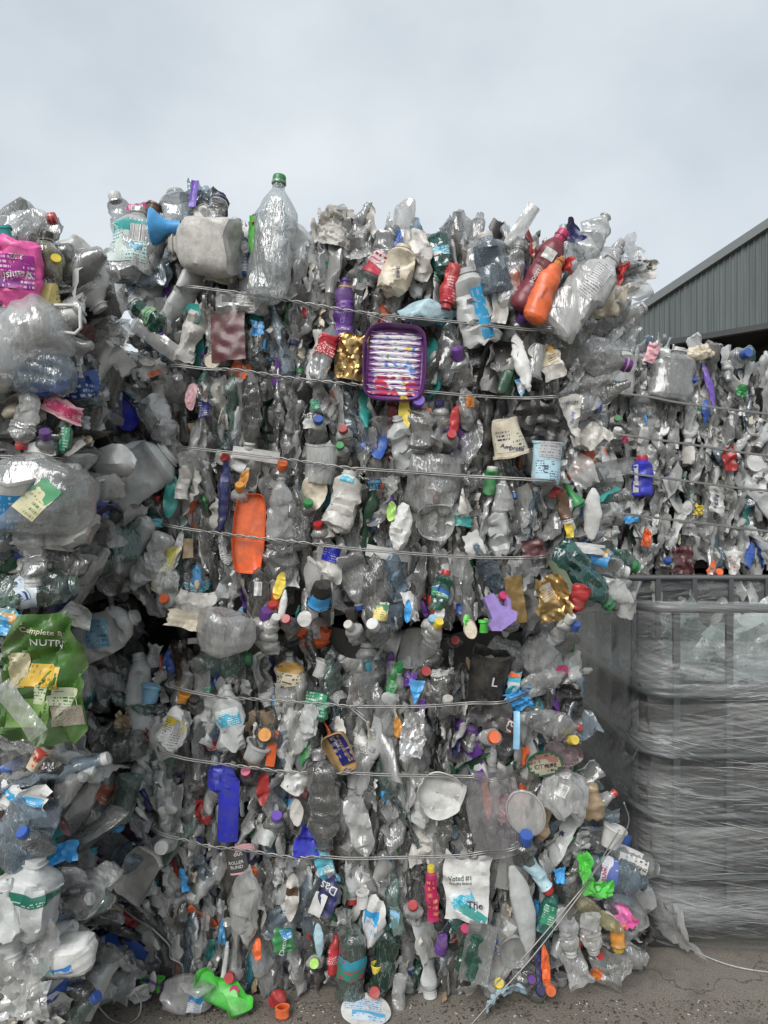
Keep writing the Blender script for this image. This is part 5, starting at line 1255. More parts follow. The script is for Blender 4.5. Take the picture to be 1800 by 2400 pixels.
h('rag', 1252, 1285, 62, 42, -10, 'maroon', 'maroon film under the fourth wire near the right corner', 'film', 'the maroon film at the right', d=.055)
h('blade', 1440, 1395, 60, 130, 135, 'clearw', 'milky bottle with amber drops at the lower right corner', 'bottle', d=.06)
h('pouch', 1430, 1412, 26, 44, 110, 'darkgrey', 'dark grey shoe-like scrap hanging at the lower right corner', 'scrap', d=.05)
h('blade', 880, 1380, 60, 170, 2, 'cleard', 'smoky ribbed bottle left of the green and white tube', 'bottle', d=.045)
h('blade', 605, 1390, 44, 130, 4, 'cleard', 'smoky oval bottle with white bar code below the orange tray', 'bottle', d=.05, dec=[(.0, .1, .4, .25, 0, wprint)])
h('pouch', 655, 1315, 70, 90, 0, 'cleard', 'grey bulging bottle right of the orange tray foot', 'bottle', d=.05)
h('rag', 385, 1330, 44, 130, 20, 'cream', 'yellow and white flat pouch near the left corner', 'pouch', 'the yellow and white pouch', d=.06, dec=[(0, 0, .8, .8, 0, PR((.62, .62, .52), (.2, .2, .1), 7, (.6, .56, .12)))])
h('flat', 440, 1285, 24, 46, 0, 'card', 'tan cardboard scrap near the left end of the fourth wire', 'cardboard', 'the tan cardboard scrap', d=.06)
h('leaf', 416, 1290, 20, 90, 12, 'white', 'white film fold left of the tan cardboard', 'film', d=.06)
h('cap', 388, 1405, 26, 28, -30, 'orange', 'orange loop cap at the lower left of the upper bale', 'cap', d=.07)
h('rag', 455, 1420, 90, 70, 10, 'dirtywhite', 'dirty white crumpled sack at the bottom left of the upper bale', 'sack', 'the dirty white sack', d=.06)
h('rag', 395, 1380, 50, 90, 0, 'clearw', 'milky torn bag at the left corner of the upper bale', 'bag', d=.05)

# ======== middle stack, lower bale
h('jug', 250, 1475, 96, 165, 66, 'white', 'flat white jug with pale blue label wedged in the dark gap', 'jug', 'the flat white jug in the gap', d=.06, flat=.35, dec=[(.0, -.1, .55, .4, -70, PR((.25, .45, .58), (.05, .15, .3), 6))])
h('rag', 440, 1455, 96, 40, 14, 'cream', 'scorched cream paper at the joint of the two bales', 'paper', 'the scorched cream paper', d=.10, amp=.8)
h('pouch', 520, 1478, 130, 96, 10, 'clear', 'big crumpled clear bottle base at the joint of the bales', 'bottle', 'the big crumpled base', d=.10, flat=.6)
h('flat', 470, 1503, 56, 14, 5, 'white', 'torn white paper strip under the big crumpled base', 'paper', d=.12)
h('wide', 530, 1548, 78, 110, 88, 'clearg', 'pale green bottle lying with green cap to the right', 'bottle', 'the lying green-capped bottle', cap='green', capr=16, caph=22, d=.07)
h('wide', 428, 1560, 42, 125, 172, 'brownb', 'brown bottle with amber base in the upper left of the lower bale', 'bottle', 'the brown bottle', d=.05, dec=[(.1, .36, .5, .2, 0, 'amber')])
h('leaf', 398, 1550, 32, 60, 8, 'blue', 'blue label left of the brown bottle', 'label', d=.05)
h('rag', 358, 1535, 36, 56, 10, 'white', 'white printed label near the upper left of the lower bale', 'label', d=.05, dec=[(0, 0, .9, .9, 0, wprint)])
h('tub', 350, 1625, 44, 42, 12, 'paleblue', 'light blue cup at the left end of the fifth wire', 'cup', 'the light blue cup', d=.06)
h('jug', 676, 1590, 58, 125, 2, 'clearw', 'square bottle with cream printed label above the fifth wire', 'bottle', 'the cream-labelled square bottle', d=.06, sq=.8, lab=(.35, .85, creamprint))
h('tub', 752, 1567, 30, 44, 20, 'white', 'small white capped jar right of the cream-labelled bottle', 'jar', 'the small white jar', d=.07, th=.9)
h('cap', 631, 1477, 30, 22, 5, 'dirtywhite', 'grey-white cap under the bale joint', 'cap', d=.06)
h('cap', 688, 1484, 28, 26, -14, 'dirtywhite', 'grey-white cap left of the orange snack bag', 'cap', d=.06)
h('tub', 915, 1503, 58, 44, 105, 'white', 'wide white pump lid at the top of the lower bale', 'lid', 'the wide white pump lid', d=.09)
h('tray', 985, 1520, 100, 100, 6, 'clearw', 'milky food tray at the top of the lower bale', 'tray', 'the milky food tray', d=.09, th=.3)
h('cap', 1065, 1502, 26, 24, 0, 'red', 'red cap right of the milky food tray', 'cap', 'the red cap by the milky tray', d=.08)
h('cap', 998, 1574, 24, 28, 10, 'red', 'red cap below the milky food tray', 'cap', d=.06)
h('leaf', 925, 1590, 26, 84, 20, 'green', 'green folded strip below the wide white pump lid', 'strip', 'the green folded strip', d=.06)
h('leaf', 916, 1545, 14, 70, 14, 'purple', 'purple sliver above the green folded strip', 'film', d=.06)
h('rag', 962, 1590, 30, 36, 10, 'purple', 'purple printed label right of the green folded strip', 'label', d=.06, dec=[(0, 0, .9, .9, 0, purpprint)])
h('tri', 975, 1622, 40, 56, 5, 'sky', 'bright blue pointed film above the fifth wire', 'film', 'the bright blue film', d=.07)
h('rag', 1030, 1592, 40, 54, 6, 'white', 'white label with navy stamp above the fifth wire', 'label', d=.055, dec=[(0, 0, .9, .9, 0, wplain)])
h('wide', 1035, 1620, 46, 70, 180, 'cleard', 'smoky cup with blue band on the fifth wire', 'cup', d=.05)
h('tub', 1145, 1590, 96, 128, 8, 'black', 'crushed black tub with a white letter right of the fifth wire', 'tub', 'the crushed black tub', d=.07, th=.9, flat=.5, amp=3, txt=[('L', .1, .05, .14, 0, 'white')])
h('rag', 1150, 1672, 94, 70, 10, 'darkgrey', 'dark grey film below the crushed black tub', 'film', d=.06)
h('rag', 1195, 1700, 40, 40, -30, 'maroon', 'brown wrapper with white letters under the dark grey film', 'wrapper', d=.065, txt=[('ra', 0, 0, .7, -30, 'white')])
h('crumb', 1218, 1640, 70, 46, -15, 'sky', 'twisted blue film right of the crushed black tub', 'film', 'the twisted blue film', d=.07)
h('rag', 1203, 1600, 34, 60, 6, 'aqua', 'turquoise label with orange top above the twisted blue film', 'label', d=.07, dec=[(0, -.2, .8, .5, 0, aquap), (0, .36, .8, .25, 0, 'orange')])
h('flat', 1211, 1712, 15, 86, 3, 'paleblue', 'pale blue strap hanging below the twisted blue film', 'strap', 'the pale blue strap', d=.09, amp=.2)
h('cap', 1155, 1728, 34, 30, 8, 'orange', 'large orange cap below the dark grey film', 'cap', 'the large orange cap', d=.08)
h('cap', 1311, 1572, 22, 20, 60, 'magenta', 'magenta ring cap at the right edge of the lower bale', 'cap', d=.06)
h('soda', 1275, 1600, 50, 110, 65, 'clear', 'clear bottle ending in the magenta ring cap', 'bottle', d=.05)
h('pouch', 1180, 1545, 90, 90, 20, 'clear', 'clear crumpled bag above the crushed black tub', 'bag', d=.05)
h('pouch', 1270, 1535, 90, 90, -20, 'clear', 'clear crumpled bag at the top right of the lower bale', 'bag', d=.05)
h('crumb', 1330, 1640, 60, 80, 0, 'black', 'black film in the shade at the right edge', 'film', d=.03)
h('blade', 1290, 1690, 70, 130, 110, 'clear', 'clear flattened bottle jutting right above the oval tin lid', 'bottle', d=.06)
h('cap', 1352, 1707, 20, 20, 30, 'red', 'small red cap at the right edge of the lower bale', 'cap', 'the small red cap at the edge', d=.03)
h('cap', 1337, 1735, 26, 24, 40, 'yellow', 'yellow cap above the clear food box at the right edge', 'cap', d=.05)
h('tray', 1322, 1765, 84, 66, -18, 'pinkb', 'clear food box with red print at the right edge', 'box', 'the clear food box', d=.07, th=.4)
h('oval', 1277, 1790, 86, 60, -14, 'darkgreen', 'oval lid with dark green rim and black lettering', 'lid', 'the oval green-rimmed lid', d=.10, dec=[(0, 0, .84, .78, 0, PR((.30, .27, .20), (.05, .04, .03), 4, (.25, .12, .1)))], txt=[('CITYLIFE', 0, -.08, .6, 2, 'black')])
h('cap', 622, 1722, 36, 36, 8, 'amber', 'yellow cup-shaped cap between the fifth and sixth wires', 'cap', 'the yellow cup cap', d=.08)
h('flat', 637, 1755, 22, 86, 8, 'orange', 'orange flat strip under the yellow cup cap', 'strip', 'the orange flat strip', d=.06, amp=.4)
h('tub', 597, 1762, 52, 44, 25, 'milk', 'pale white cup left of the orange flat strip', 'cup', d=.06)
h('tray', 796, 1765, 62, 100, -28, 'gold', 'gold butter tub with navy lid across the bale face', 'butter tub', 'the navy butter tub lid', d=.08, th=.6, amp=.8, dec=[(.06, .0, .72, .8, 0, PR((.012, .016, .16), (.55, .45, .2), 5))], txt=[('Lurpak', -.05, .22, .5, 90, 'white'), ('SPREADABLE', .12, -.04, 1.0, 84, 'gold')])
h('rag', 740, 1655, 60, 66, 14, 'darkgreen', 'dark green printed film under the fifth wire', 'film', 'the dark green film', d=.06, dec=[(0, 0, .9, .9, 0, greenprint)])
h('blade', 722, 1690, 46, 90, 12, 'milk', 'milky white flap below the dark green film', 'flap', d=.05)
h('crumb', 958, 1740, 46, 56, -8, 'white', 'white torn pot with red print below the fifth wire', 'pot', d=.06)
h('crumb', 968, 1715, 58, 118, 5, 'foil', 'crumpled silver foil between the fifth and sixth wires', 'foil', 'the crumpled silver foil', d=.07)
h('leaf', 932, 1705, 20, 46, 0, 'amber', 'yellow and blue sliver left of the silver foil', 'film', d=.055)
h('jug', 535, 1680, 62, 150, -4, 'milk', 'milky bottle with turquoise label under the fifth wire', 'bottle', 'the turquoise-labelled milky bottle', d=.06, flat=.5, dec=[(0, 0, .9, .26, -10, aquap)])
h('blade', 405, 1720, 60, 140, 20, 'white', 'white and yellow bleach bottle with bar code leaning right', 'bottle', 'the white and yellow bottle', d=.06, dec=[(0, .05, .8, .5, 0, PR((.6, .6, .58), INK, 12, (.62, .5, .06), True))])
h('tub', 430, 1636, 28, 26, 20, 'amber', 'small jar with yellow neck ring under the fifth wire', 'jar', d=.06)
h('cap', 457, 1642, 28, 28, 0, 'black', 'black cap right of the small yellow-ringed jar', 'cap', 'the black cap', d=.06)
h('crumb', 292, 1690, 44, 40, 0, 'card', 'torn cardboard scrap at the left edge of the lower bale', 'cardboard', 'the torn cardboard', d=.05)
h('jug', 300, 1742, 76, 70, -10, 'cleard', 'clear square container under the torn cardboard', 'container', 'the clear square container', d=.06, sq=.9, flat=.8)
h('wide', 236, 1860, 50, 125, 15, 'clear', 'cola bottle with red cap and red label at the left edge', 'bottle', 'the red-capped cola bottle', cap='red', capr=14, caph=16, d=.08, flat=.8, lab=(.35, .75, PR((.55, .20, .13), (.7, .5, .45), 5)))
h('wide', 290, 1878, 54, 135, 196, 'clearg', 'clear bottle upside down with blue cap at the left edge', 'bottle', 'the upside-down blue-capped bottle', cap='sky', capr=17, caph=18, d=.08, flat=.8, amp=.5)
h('cap', 285, 1838, 26, 26, 0, 'white', 'white cap above the upside-down blue-capped bottle', 'cap', d=.06)
h('pouch', 520, 1822, 62, 56, -8, 'cobalt', 'cobalt blue bottle end just below the sixth wire', 'bottle', 'the cobalt bottle end', d=.08, flat=.6, amp=.7)
h('flat', 534, 1905, 48, 152, 3, 'cobalt', 'cobalt blue flat plastic panel between the sixth and seventh wires', 'panel', 'the cobalt blue panel', d=.085, amp=.25)
h('rag', 692, 1832, 66, 52, 22, 'white', 'crumpled white film over dark red under the sixth wire', 'film', 'the crumpled white film', d=.09)
h('crumb', 700, 1855, 50, 30, 0, 'maroon', 'dark red film under the crumpled white film', 'film', d=.07)
h('tri', 712, 1966, 66, 84, 178, 'cobalt', 'cobalt blue triangular bottle piece above the seventh wire', 'bottle piece', 'the cobalt triangle', d=.07)
h('oval', 695, 1905, 30, 60, -4, 'dirtywhite', 'white broken lid above the cobalt triangle', 'lid', d=.065)
h('cap', 648, 1918, 30, 30, 10, 'violet', 'violet screw cap between the cobalt panel and triangle', 'cap', 'the violet cap by the cobalt triangle', d=.075)
h('wide', 636, 1945, 40, 70, 25, 'milk', 'milky bottle under the violet cap', 'bottle', d=.055)
h('leaf', 617, 1845, 30, 80, 6, 'red', 'red mesh film below the sixth wire', 'film', 'the red mesh film', d=.065)
h('cap', 580, 1812, 28, 24, -6, 'magenta', 'magenta cap below the sixth wire', 'cap', 'the magenta cap', d=.07)
h('water', 755, 1890, 72, 200, 178, 'cleard', 'big ribbed smoky bottle upside down below the sixth wire', 'bottle', 'the big ribbed smoky bottle', d=.06, flat=.7, amp=.6)
h('leaf', 842, 1930, 60, 150, -14, 'clearw', 'milky folded film right of the big ribbed bottle', 'film', 'the milky folded film', d=.065)
h('bowl', 1032, 1862, 112, 100, 5, 'white', 'large white crushed bowl under the sixth wire', 'bowl', 'the large white bowl', d=.09, th=.5, amp=2)
h('flat', 1162, 1910, 130, 200, -12, MILKSHEET, 'large milky plastic sheet right of the white bowl', 'sheet', 'the large milky sheet', d=.085, amp=.4)
h('leaf', 1140, 1870, 18, 100, -6, 'salmon', 'salmon strip seen through the large milky sheet', 'strip', d=.07)
h('crumb', 1200, 1890, 70, 70, 0, 'palepink', 'pink blurred film behind the large milky sheet', 'film', d=.06)
h('lid', 1232, 1905, 90, 110, -20, 'clearw', 'large round clear lid overlapping the milky sheet', 'lid', 'the large round clear lid', d=.10)
h('flat', 1210, 2030, 80, 110, 10, 'clearw', 'lower flap of milky sheet below the seventh wire', 'sheet', d=.085, amp=.4)
h('cap', 1231, 1974, 36, 34, 0, 'blue', 'blue cap on the milky sheet at the seventh wire', 'cap', 'the blue cap on the milky sheet', d=.12)
h('pouch', 1322, 1860, 112, 96, 16, 'clear', 'clear snack bag with bar code below the oval lid', 'bag', 'the clear bar-coded bag', d=.08, dec=[(-.2, .1, .24, .3, 10, wprint)])
h('pouch', 1382, 1880, 54, 84, -4, 'card', 'brown paper bag crumpled at the right edge', 'paper bag', 'the brown paper bag', d=.04, flat=.6)
h('crumb', 1430, 1915, 46, 40, 0, 'clearb', 'clear blue crumpled scrap right of the brown paper bag', 'scrap', d=.03)
h('tub', 1435, 1960, 56, 48, 20, 'white', 'white crushed cup below the brown paper bag', 'cup', d=.05)
h('flat', 1460, 1992, 90, 24, 24, 'white', 'white film flap above the ketchup bottle', 'film', d=.05)
h('wide', 1478, 2018, 62, 135, 112, 'clear', 'clear sauce bottle with white crest label jutting right', 'bottle', 'the sauce bottle', d=.08, flat=.7, amp=.4, yaw=0, dec=[(0, -.05, .62, .55, 0, PR((.62, .62, .6), (.05, .05, .05), 6))], txt=[('HEINZ', 0, .1, .5, -90, 'black'), ('CLASSIC', .1, -.08, .5, -90, 'black')])
h('water', 1440, 2052, 74, 150, 104, 'clearb', 'blue-tinted water bottle with white and red label jutting right', 'bottle', 'the blue-tinted water bottle', d=.09, flat=.6, amp=.6, lab=(.2, .5, PR((.62, .62, .66), (.5, .5, .6), 3, (.10, .14, .4))), txt=[('evian', .0, -.2, .6, -14, 'magenta')])
h('crumb', 1372, 2045, 36, 100, -6, 'bright', 'bright green film bag behind the loose wire', 'film', 'the bright green film', d=.09)
h('crumb', 1408, 2085, 74, 40, 6, 'bright', 'lower bright green film fold at the loose wire', 'film', d=.10)
h('rag', 1445, 2095, 80, 36, 12, 'clearb', 'pale blue printed film under the water bottle', 'film', d=.07)
h('tray', 1485, 2135, 44, 90, -30, 'clear', 'clear plastic blister box at the right edge', 'box', d=.06, th=.6)
h('rag', 1450, 2150, 66, 72, -32, 'pink', 'pink printed sheet sticking out at the lower right', 'sheet', 'the pink printed sheet', d=.07, curl=.05, dec=[(-.05, .06, .8, .7, 0, pinkprint)])
h('blade', 1395, 2135, 40, 150, -60, 'cleary', 'greenish folded film left of the pink printed sheet', 'film', d=.07)
h('blade', 1425, 2155, 32, 60, -50, 'dirtywhite', 'grey-white spoon under the greenish folded film', 'spoon', d=.06)
h('wide', 1448, 2195, 34, 60, 178, 'amber', 'amber bottle neck with yellow cap at the lower right', 'bottle', 'the yellow cap at the lower right', cap='yellow', capr=13, caph=20, d=.07)
h('water', 1385, 2185, 46, 100, 170, 'clear', 'clear bottle with round white cap hanging at the lower right', 'bottle', 'the round white cap at the lower right', cap='white', capr=15, caph=20, d=.08)
h('water', 1330, 2180, 50, 110, 172, 'clear', 'clear bottle with flat white cap left of the round white cap', 'bottle', cap='white', capr=14, caph=16, d=.07)
h('cap', 1404, 2238, 18, 20, 20, 'red', 'small red cap below the round white cap', 'cap', d=.06)
# ---- below the seventh wire
h('rag', 1098, 2080, 122, 158, 4, 'white', 'large white laundry label panel with turquoise patch', 'label panel', 'the large white label panel', d=.085, curl=.06, amp=.5, dec=[(-.12, -.16, .44, .2, -30, aquap), (.12, -.36, .7, .13, 25, 'teal')], txt=[('Voted #1', -.18, .12, .44, -8, 'darkgreen'), ('laundry brand', -.16, .05, .42, -8, 'darkgrey'), ('The', .14, -.24, .3, -4, 'navy')])
h('pouch', 1100, 2165, 90, 50, 14, 'tealb', 'teal grey bottle edge under the large white label panel', 'bottle', d=.03)
h('rag', 762, 2030, 44, 90, -18, 'aqua', 'turquoise washing powder wrapper hanging on the seventh wire', 'wrapper', 'the turquoise wrapper', d=.09, dec=[(.2, -.25, .5, .3, 0, 'white')], txt=[('AIN', .1, -.05, .6, -24, 'white')])
h('rag', 768, 2100, 44, 90, 6, 'navy', 'navy lower part of a wrapper with white letters', 'wrapper', 'the navy wrapper', d=.08, txt=[('Das', 0, .2, .9, -160, 'white')])
h('flat', 745, 2120, 30, 52, 22, 'white', 'white torn paper flap left of the navy wrapper', 'paper', d=.09, amp=.4)
h('flat', 555, 2030, 50, 76, -10, 'darkgrey', 'dark packaging card reading roller blind under the seventh wire', 'card', 'the roller blind card', d=.08, amp=.3, yaw=0, txt=[('ROLLER', 0, .12, .7, 0, 'white'), ('BLIND', 0, -.02, .6, 0, 'white'), ('out', .15, .36, .4, 0, 'white')], dec=[(.02, -.24, .8, .06, 0, 'palepink')])
h('flat', 575, 1985, 50, 16, -14, 'palepink', 'pink strip of card above the roller blind card', 'card', d=.085, amp=.2)
h('cap', 382, 1982, 38, 18, 0, 'white', 'white screw lid with line drawing at the seventh wire end', 'lid', 'the white drawn-on lid', d=.11, pitch=85)
h('tray', 322, 2050, 84, 128, 24, 'dirtywhite', 'white food tray crushed at the left of the lower bale', 'tray', 'the white crushed tray', d=.08, th=.5, amp=2)
h('tube', 213, 2025, 20, 72, 6, 'white', 'white tube with turquoise cap at the left edge', 'tube', 'the white tube with turquoise cap', cap='aqua', capr=10, caph=22, d=.06)
h('crumb', 235, 2130, 90, 72, -8, 'cream', 'stained crumpled paper at the left of the lower bale', 'paper', 'the stained crumpled paper', d=.08)
h('cap', 168, 2148, 22, 30, 0, 'blue', 'blue cap at the lower left edge of the middle stack', 'cap', d=.04)
h('blade', 300, 2010, 60, 100, 45, 'clearb', 'blue and purple crumpled film left of the drawn-on lid', 'film', d=.06)
h('tube', 1013, 2095, 30, 130, -3, 'magenta', 'magenta and yellow drink tube beside the white label panel', 'tube', 'the magenta tube', d=.07, flat=.5, cap='yellow', capr=9, caph=14, dec=[(0, -.05, .8, .7, 0, PR((.4, .015, .08), (.65, .4, .1), 6))])
h('cap', 1090, 2180, 26, 26, 0, 'magenta', 'magenta cap left of the dark green bottle', 'cap', 'the magenta cap by the green bottle', d=.09)
h('wide', 1108, 2225, 54, 110, 10, 'greenb', 'dark green bottle with white cap near the ground', 'bottle', 'the dark green bottle with white cap', cap='white', capr=14, caph=16, d=.09, flat=.8)
h('flat', 1120, 2230, 70, 130, 14, 'clear', 'clear flat sheet over the dark green bottle', 'sheet', d=.12, amp=.3)
h('rag', 668, 2200, 48, 56, -14, 'green', 'green antiseptic wipes label near the ground', 'label', 'the green antiseptic label', d=.075, dec=[(.18, .24, .6, .46, -6, PR((.05, .25, .5), (.6, .65, .7), 4))], txt=[('Dettol', -.1, -.22, .8, -64, 'white')])
h('cap', 738, 2255, 26, 24, 0, 'lime', 'lime green cap low in the lower bale', 'cap', 'the lime green cap', d=.075)
h('blade', 745, 2205, 22, 90, 0, 'iceblue', 'pale strip above the lime green cap', 'strip', d=.06)
h('wide', 826, 2255, 60, 165, 2, 'clearg', 'clear bottle with green, red and blue label near the ground', 'bottle', 'the tri-coloured label bottle', d=.07, flat=.75, amp=.6, lab=(.30, .62, PR((.02, .20, .14), (.4, .04, .06), 3, (.03, .22, .30))))
h('soda', 903, 2245, 54, 150, 3, 'greenb', 'dark green crushed bottle standing near the ground', 'bottle', 'the dark green crushed bottle', d=.065)
h('funnel', 880, 2292, 26, 66, 4, 'yellow', 'yellow nozzle with red base low in the bale', 'nozzle', 'the yellow nozzle', d=.08, pitch=0)
h('cap', 878, 2324, 30, 26, 0, 'red', 'red cap at the foot of the yellow nozzle', 'cap', 'the red cap of the yellow nozzle', d=.085)
h('leaf', 875, 2160, 56, 120, 6, 'white', 'white label with bright blue splashes low in the bale', 'label', 'the blue-splashed label', d=.07, dec=[(-.1, -.05, .6, .5, 0, PR((.6, .6, .6), (.03, .3, .65), 3, (.03, .32, .65)))])
h('cap', 540, 2290, 28, 34, -14, 'red', 'red cap above another red cap at the lower left', 'cap', 'the upper red cap near the ground', d=.075)
h('cap', 550, 2320, 26, 32, 14, 'magenta', 'crimson cap under the red cap at the lower left', 'cap', d=.08)
h('tube', 530, 2250, 10, 80, 3, 'white', 'thin white straw above the two red caps', 'straw', d=.07)
h('tub', 343, 2308, 26, 26, 0, 'bright', 'green ribbed cap at the left foot of the bale', 'cap', d=.07)
h('tub', 372, 2306, 24, 32, 0, 'bright', 'green cap behind a white scrap at the left foot', 'cap', d=.05)
h('blade', 360, 2300, 20, 48, 0, 'dirtywhite', 'white scrap between the two green caps', 'scrap', d=.08)
h('cap', 432, 2312, 28, 34, 0, 'dirtywhite', 'white dirty cap by the loose wire at the left foot', 'cap', d=.08)
h('leaf', 604, 2225, 20, 50, 0, 'orange', 'orange red sliver low in the bale', 'scrap', 'the orange red sliver', d=.07)
h('blade', 578, 2120, 66, 170, 4, 'clearw', 'long milky bottle below the roller blind card', 'bottle', 'the long milky bottle', d=.06)
h('leaf', 684, 2100, 32, 110, 4, 'dirtywhite', 'white tube with brown band below the cobalt triangle', 'tube', d=.06, dec=[(0, .1, .9, .2, 0, 'brown')])
h('tri', 520, 2185, 22, 60, 180, 'sky', 'bright blue label sliver left of the long milky bottle', 'label', d=.06)
h('pouch', 1035, 2215, 26, 60, 8, 'purple', 'purple bottle piece low beside the magenta tube', 'bottle', 'the purple bottle piece', d=.06)
h('lid', 1028, 2170, 22, 22, 0, 'black', 'black round cap with white ring low in the bale', 'cap', 'the black ringed cap', d=.075)
h('soda', 785, 2240, 26, 90, 4, 'red', 'red and white slim bottle left of the tri-coloured label', 'bottle', 'the slim red and white bottle', d=.065, lab=(.3, .7, redprint))
h('wide', 935, 2330, 30, 90, 180, 'clear', 'small clear bottle standing upside down on the ground', 'bottle', cap='clear', capr=12, caph=12, d=.08)
h('cap', 968, 2125, 24, 26, -6, 'red', 'red nozzle cap left of the magenta tube', 'cap', 'the red nozzle cap', d=.075)
h('rag', 925, 2155, 24, 40, 0, 'paleblue', 'pale blue label piece right of the blue-splashed label', 'label', d=.06)
h('tub', 850, 2110, 26, 40, 0, 'white', 'white cap collar above the blue-splashed label', 'collar', d=.06)
h('crumb', 810, 2150, 40, 50, 0, 'clearw', 'crumpled milky film low beside the blue-splashed label', 'film', d=.06)
h('tube', 1262, 2050, 30, 90, 148, 'iceblue', 'red and white toothpaste tube under the milky sheet', 'tube', 'the red and white tube', d=.07, cap='red', capr=14, caph=22)
h('crumb', 1315, 2052, 30, 36, 0, 'sky', 'bright blue film knot right of the red and white tube', 'film', 'the blue film knot', d=.07)
h('wide', 1285, 2140, 40, 90, 20, 'tealb', 'teal labelled bottle in the right flank of the lower bale', 'bottle', 'the teal bottle in the flank', d=.06, dec=[(0, 0, .8, .5, 0, greenprint)])
h('blade', 1225, 2130, 50, 220, -14, 'milk', 'long curved milky tube right of the white label panel', 'tube', 'the long curved tube', d=.08, amp=.3)
h('bowl', 1205, 2235, 70, 70, 0, 'clearw', 'small milky dish behind the loose wires', 'dish', 'the small milky dish', d=.08, th=.5)
h('cap', 1168, 2308, 24, 18, 0, 'yellow', 'yellow cap on a dark bottle near the ground', 'cap', 'the yellow cap near the ground', d=.08)
h('cap', 1245, 2293, 20, 28, 0, 'purple', 'purple push-pull cap near the ground at right', 'cap', 'the purple push-pull cap', d=.07)
h('leaf', 1279, 2268, 20, 100, -4, 'orange', 'orange rod above the bright orange cap', 'rod', d=.07)
h('cap', 1289, 2318, 28, 40, -4, 'orange', 'bright orange cap touching the ground at right', 'cap', 'the bright orange cap at the ground', d=.08)
h('cap', 1266, 2325, 22, 34, 4, 'navy', 'navy cap left of the bright orange cap at the ground', 'cap', d=.07)
h('leaf', 1262, 2265, 14, 90, 0, 'navy', 'navy rod left of the orange rod', 'rod', d=.06)
h('rag', 1350, 2270, 60, 90, -20, 'clear', 'clear bag with orange scrap resting on the ground', 'bag', d=.08)
h('rag', 1425, 2265, 90, 80, 20, 'clearw', 'milky snack bag with red and yellow trim on the ground', 'bag', 'the milky bag with red trim', d=.10, dec=[(-.3, -.3, .4, .3, 0, PR((.5, .1, .03), (.6, .4, .05), 4))])
# ---- on the ground
def ground_y(py): return EYE * F / (py - 1200)
def flatten(o, z=0.0):
    bpy.context.view_layer.update()
    zs = [(o.matrix_world @ v.co).z for v in o.data.vertices]; o.location.z += z + 0.004 - min(zs)
def g(*a, lift=0, **k):
    px, py = a[1], a[2]
    k.setdefault('pitch', 78); o = h(*a, Y=ground_y(py) , d=0, **k); flatten(o, lift); return o
g('rag', 1555, 2235, 130, 170, 60, 'clear', 'clear torn bag lying on the ground at the right foot', 'bag', 'the clear bag on the ground', pitch=60)
g('rag', 1500, 2265, 80, 120, -20, 'cleard', 'smoky film lying on the ground left of the clear bag', 'film', pitch=55)
g('tray', 522, 2378, 146, 54, 22, 'bright', 'bright green ribbed tray lying on the ground at the left', 'tray', 'the bright green tray', pitch=-50, yaw=0, th=.5, amp=3.0)
g('tub', 663, 2388, 26, 26, 0, 'orange', 'small orange cap lying on the open ground', 'cap', 'the orange cap on the ground', pitch=10, th=1.2)
g('pouch', 650, 2366, 34, 40, 20, 'red', 'broken red and brown ball on the ground', 'ball', 'the broken red ball', pitch=30, flat=.8)
g('oval', 857, 2384, 118, 84, 4, 'white', 'white packaged sandal sole with blue print on the ground', 'sandal sole', 'the packaged sandal sole', pitch=-72, yaw=0, dec=[(-.06, .14, .72, .36, 3, PR((.55, .60, .64), (.06, .30, .55), 6, None, False, .9)), (.06, -.2, .66, .26, 3, PR((.50, .58, .64), (.06, .30, .55), 4, (.10, .38, .62)))])
g('crumb', 1175, 2372, 100, 66, -12, 'iceblue', 'crumpled blue and silver wrapper on the ground at right', 'wrapper', 'the blue wrapper on the ground', pitch=50, dec=[(0, 0, .8, .8, 0, PR((.4, .5, .58), (.04, .12, .3), 4, (.5, .5, .5)))])
g('pouch', 1230, 2335, 60, 60, 0, 'clear', 'crumpled clear cup on the ground behind the blue wrapper', 'cup', pitch=20)
g('tub', 1314, 2312, 28, 22, 0, 'grey', 'grey plastic ring on the ground right of the orange cap', 'ring', 'the grey plastic ring', pitch=8, th=1.0)
g('rag', 1100, 2360, 50, 90, -30, 'dirtywhite', 'dirty torn film on the ground under the loose wires', 'film', pitch=50)
g('flat', 1040, 2345, 14, 34, -40, 'card', 'small wood splinter on the ground', 'splinter', pitch=85, amp=.3)
g('rag', 300, 2368, 110, 80, 8, 'white', 'white cracked plastic panel on the ground at the left', 'panel', 'the white cracked panel', pitch=40)
g('leaf', 375, 2352, 120, 70, 10, 'purple', 'purple film band lying over the white cracked panel', 'film', 'the purple film band', pitch=35)
g('pouch', 440, 2375, 110, 70, 12, 'clear', 'crumpled clear bottle on the ground left of the green tray', 'bottle', pitch=0, dec=[(.2, 0, .3, .6, 0, blueprint)])
g('pouch', 210, 2370, 70, 100, 20, 'clearb', 'blue-tinted clear bottle on the ground at the lower left', 'bottle', pitch=30)
b = B(); q = [P(x, y, 2.2) for x, y in [(208,2335),(222,2345),(240,2370),(265,2392),(300,2398),(325,2380),(330,2350),(318,2330)]]
for p, p2 in zip(spline(q, 6)[:-1], spline(q, 6)[1:]):
    b.add([p + Vector((0, -.006, .004)), p2 + Vector((0, -.006, .004)), p2 + Vector((0, .006, -.004)), p + Vector((0, .006, -.004))], [(0, 1, 2, 3)])
o = b.build('packing_strap', WHITE); tag(o, 'white packing strap curling in front of the left foot of the bale', 'strap')
HERO.append((265, 2370, 60, 40, 'the white packing strap', 'M'))

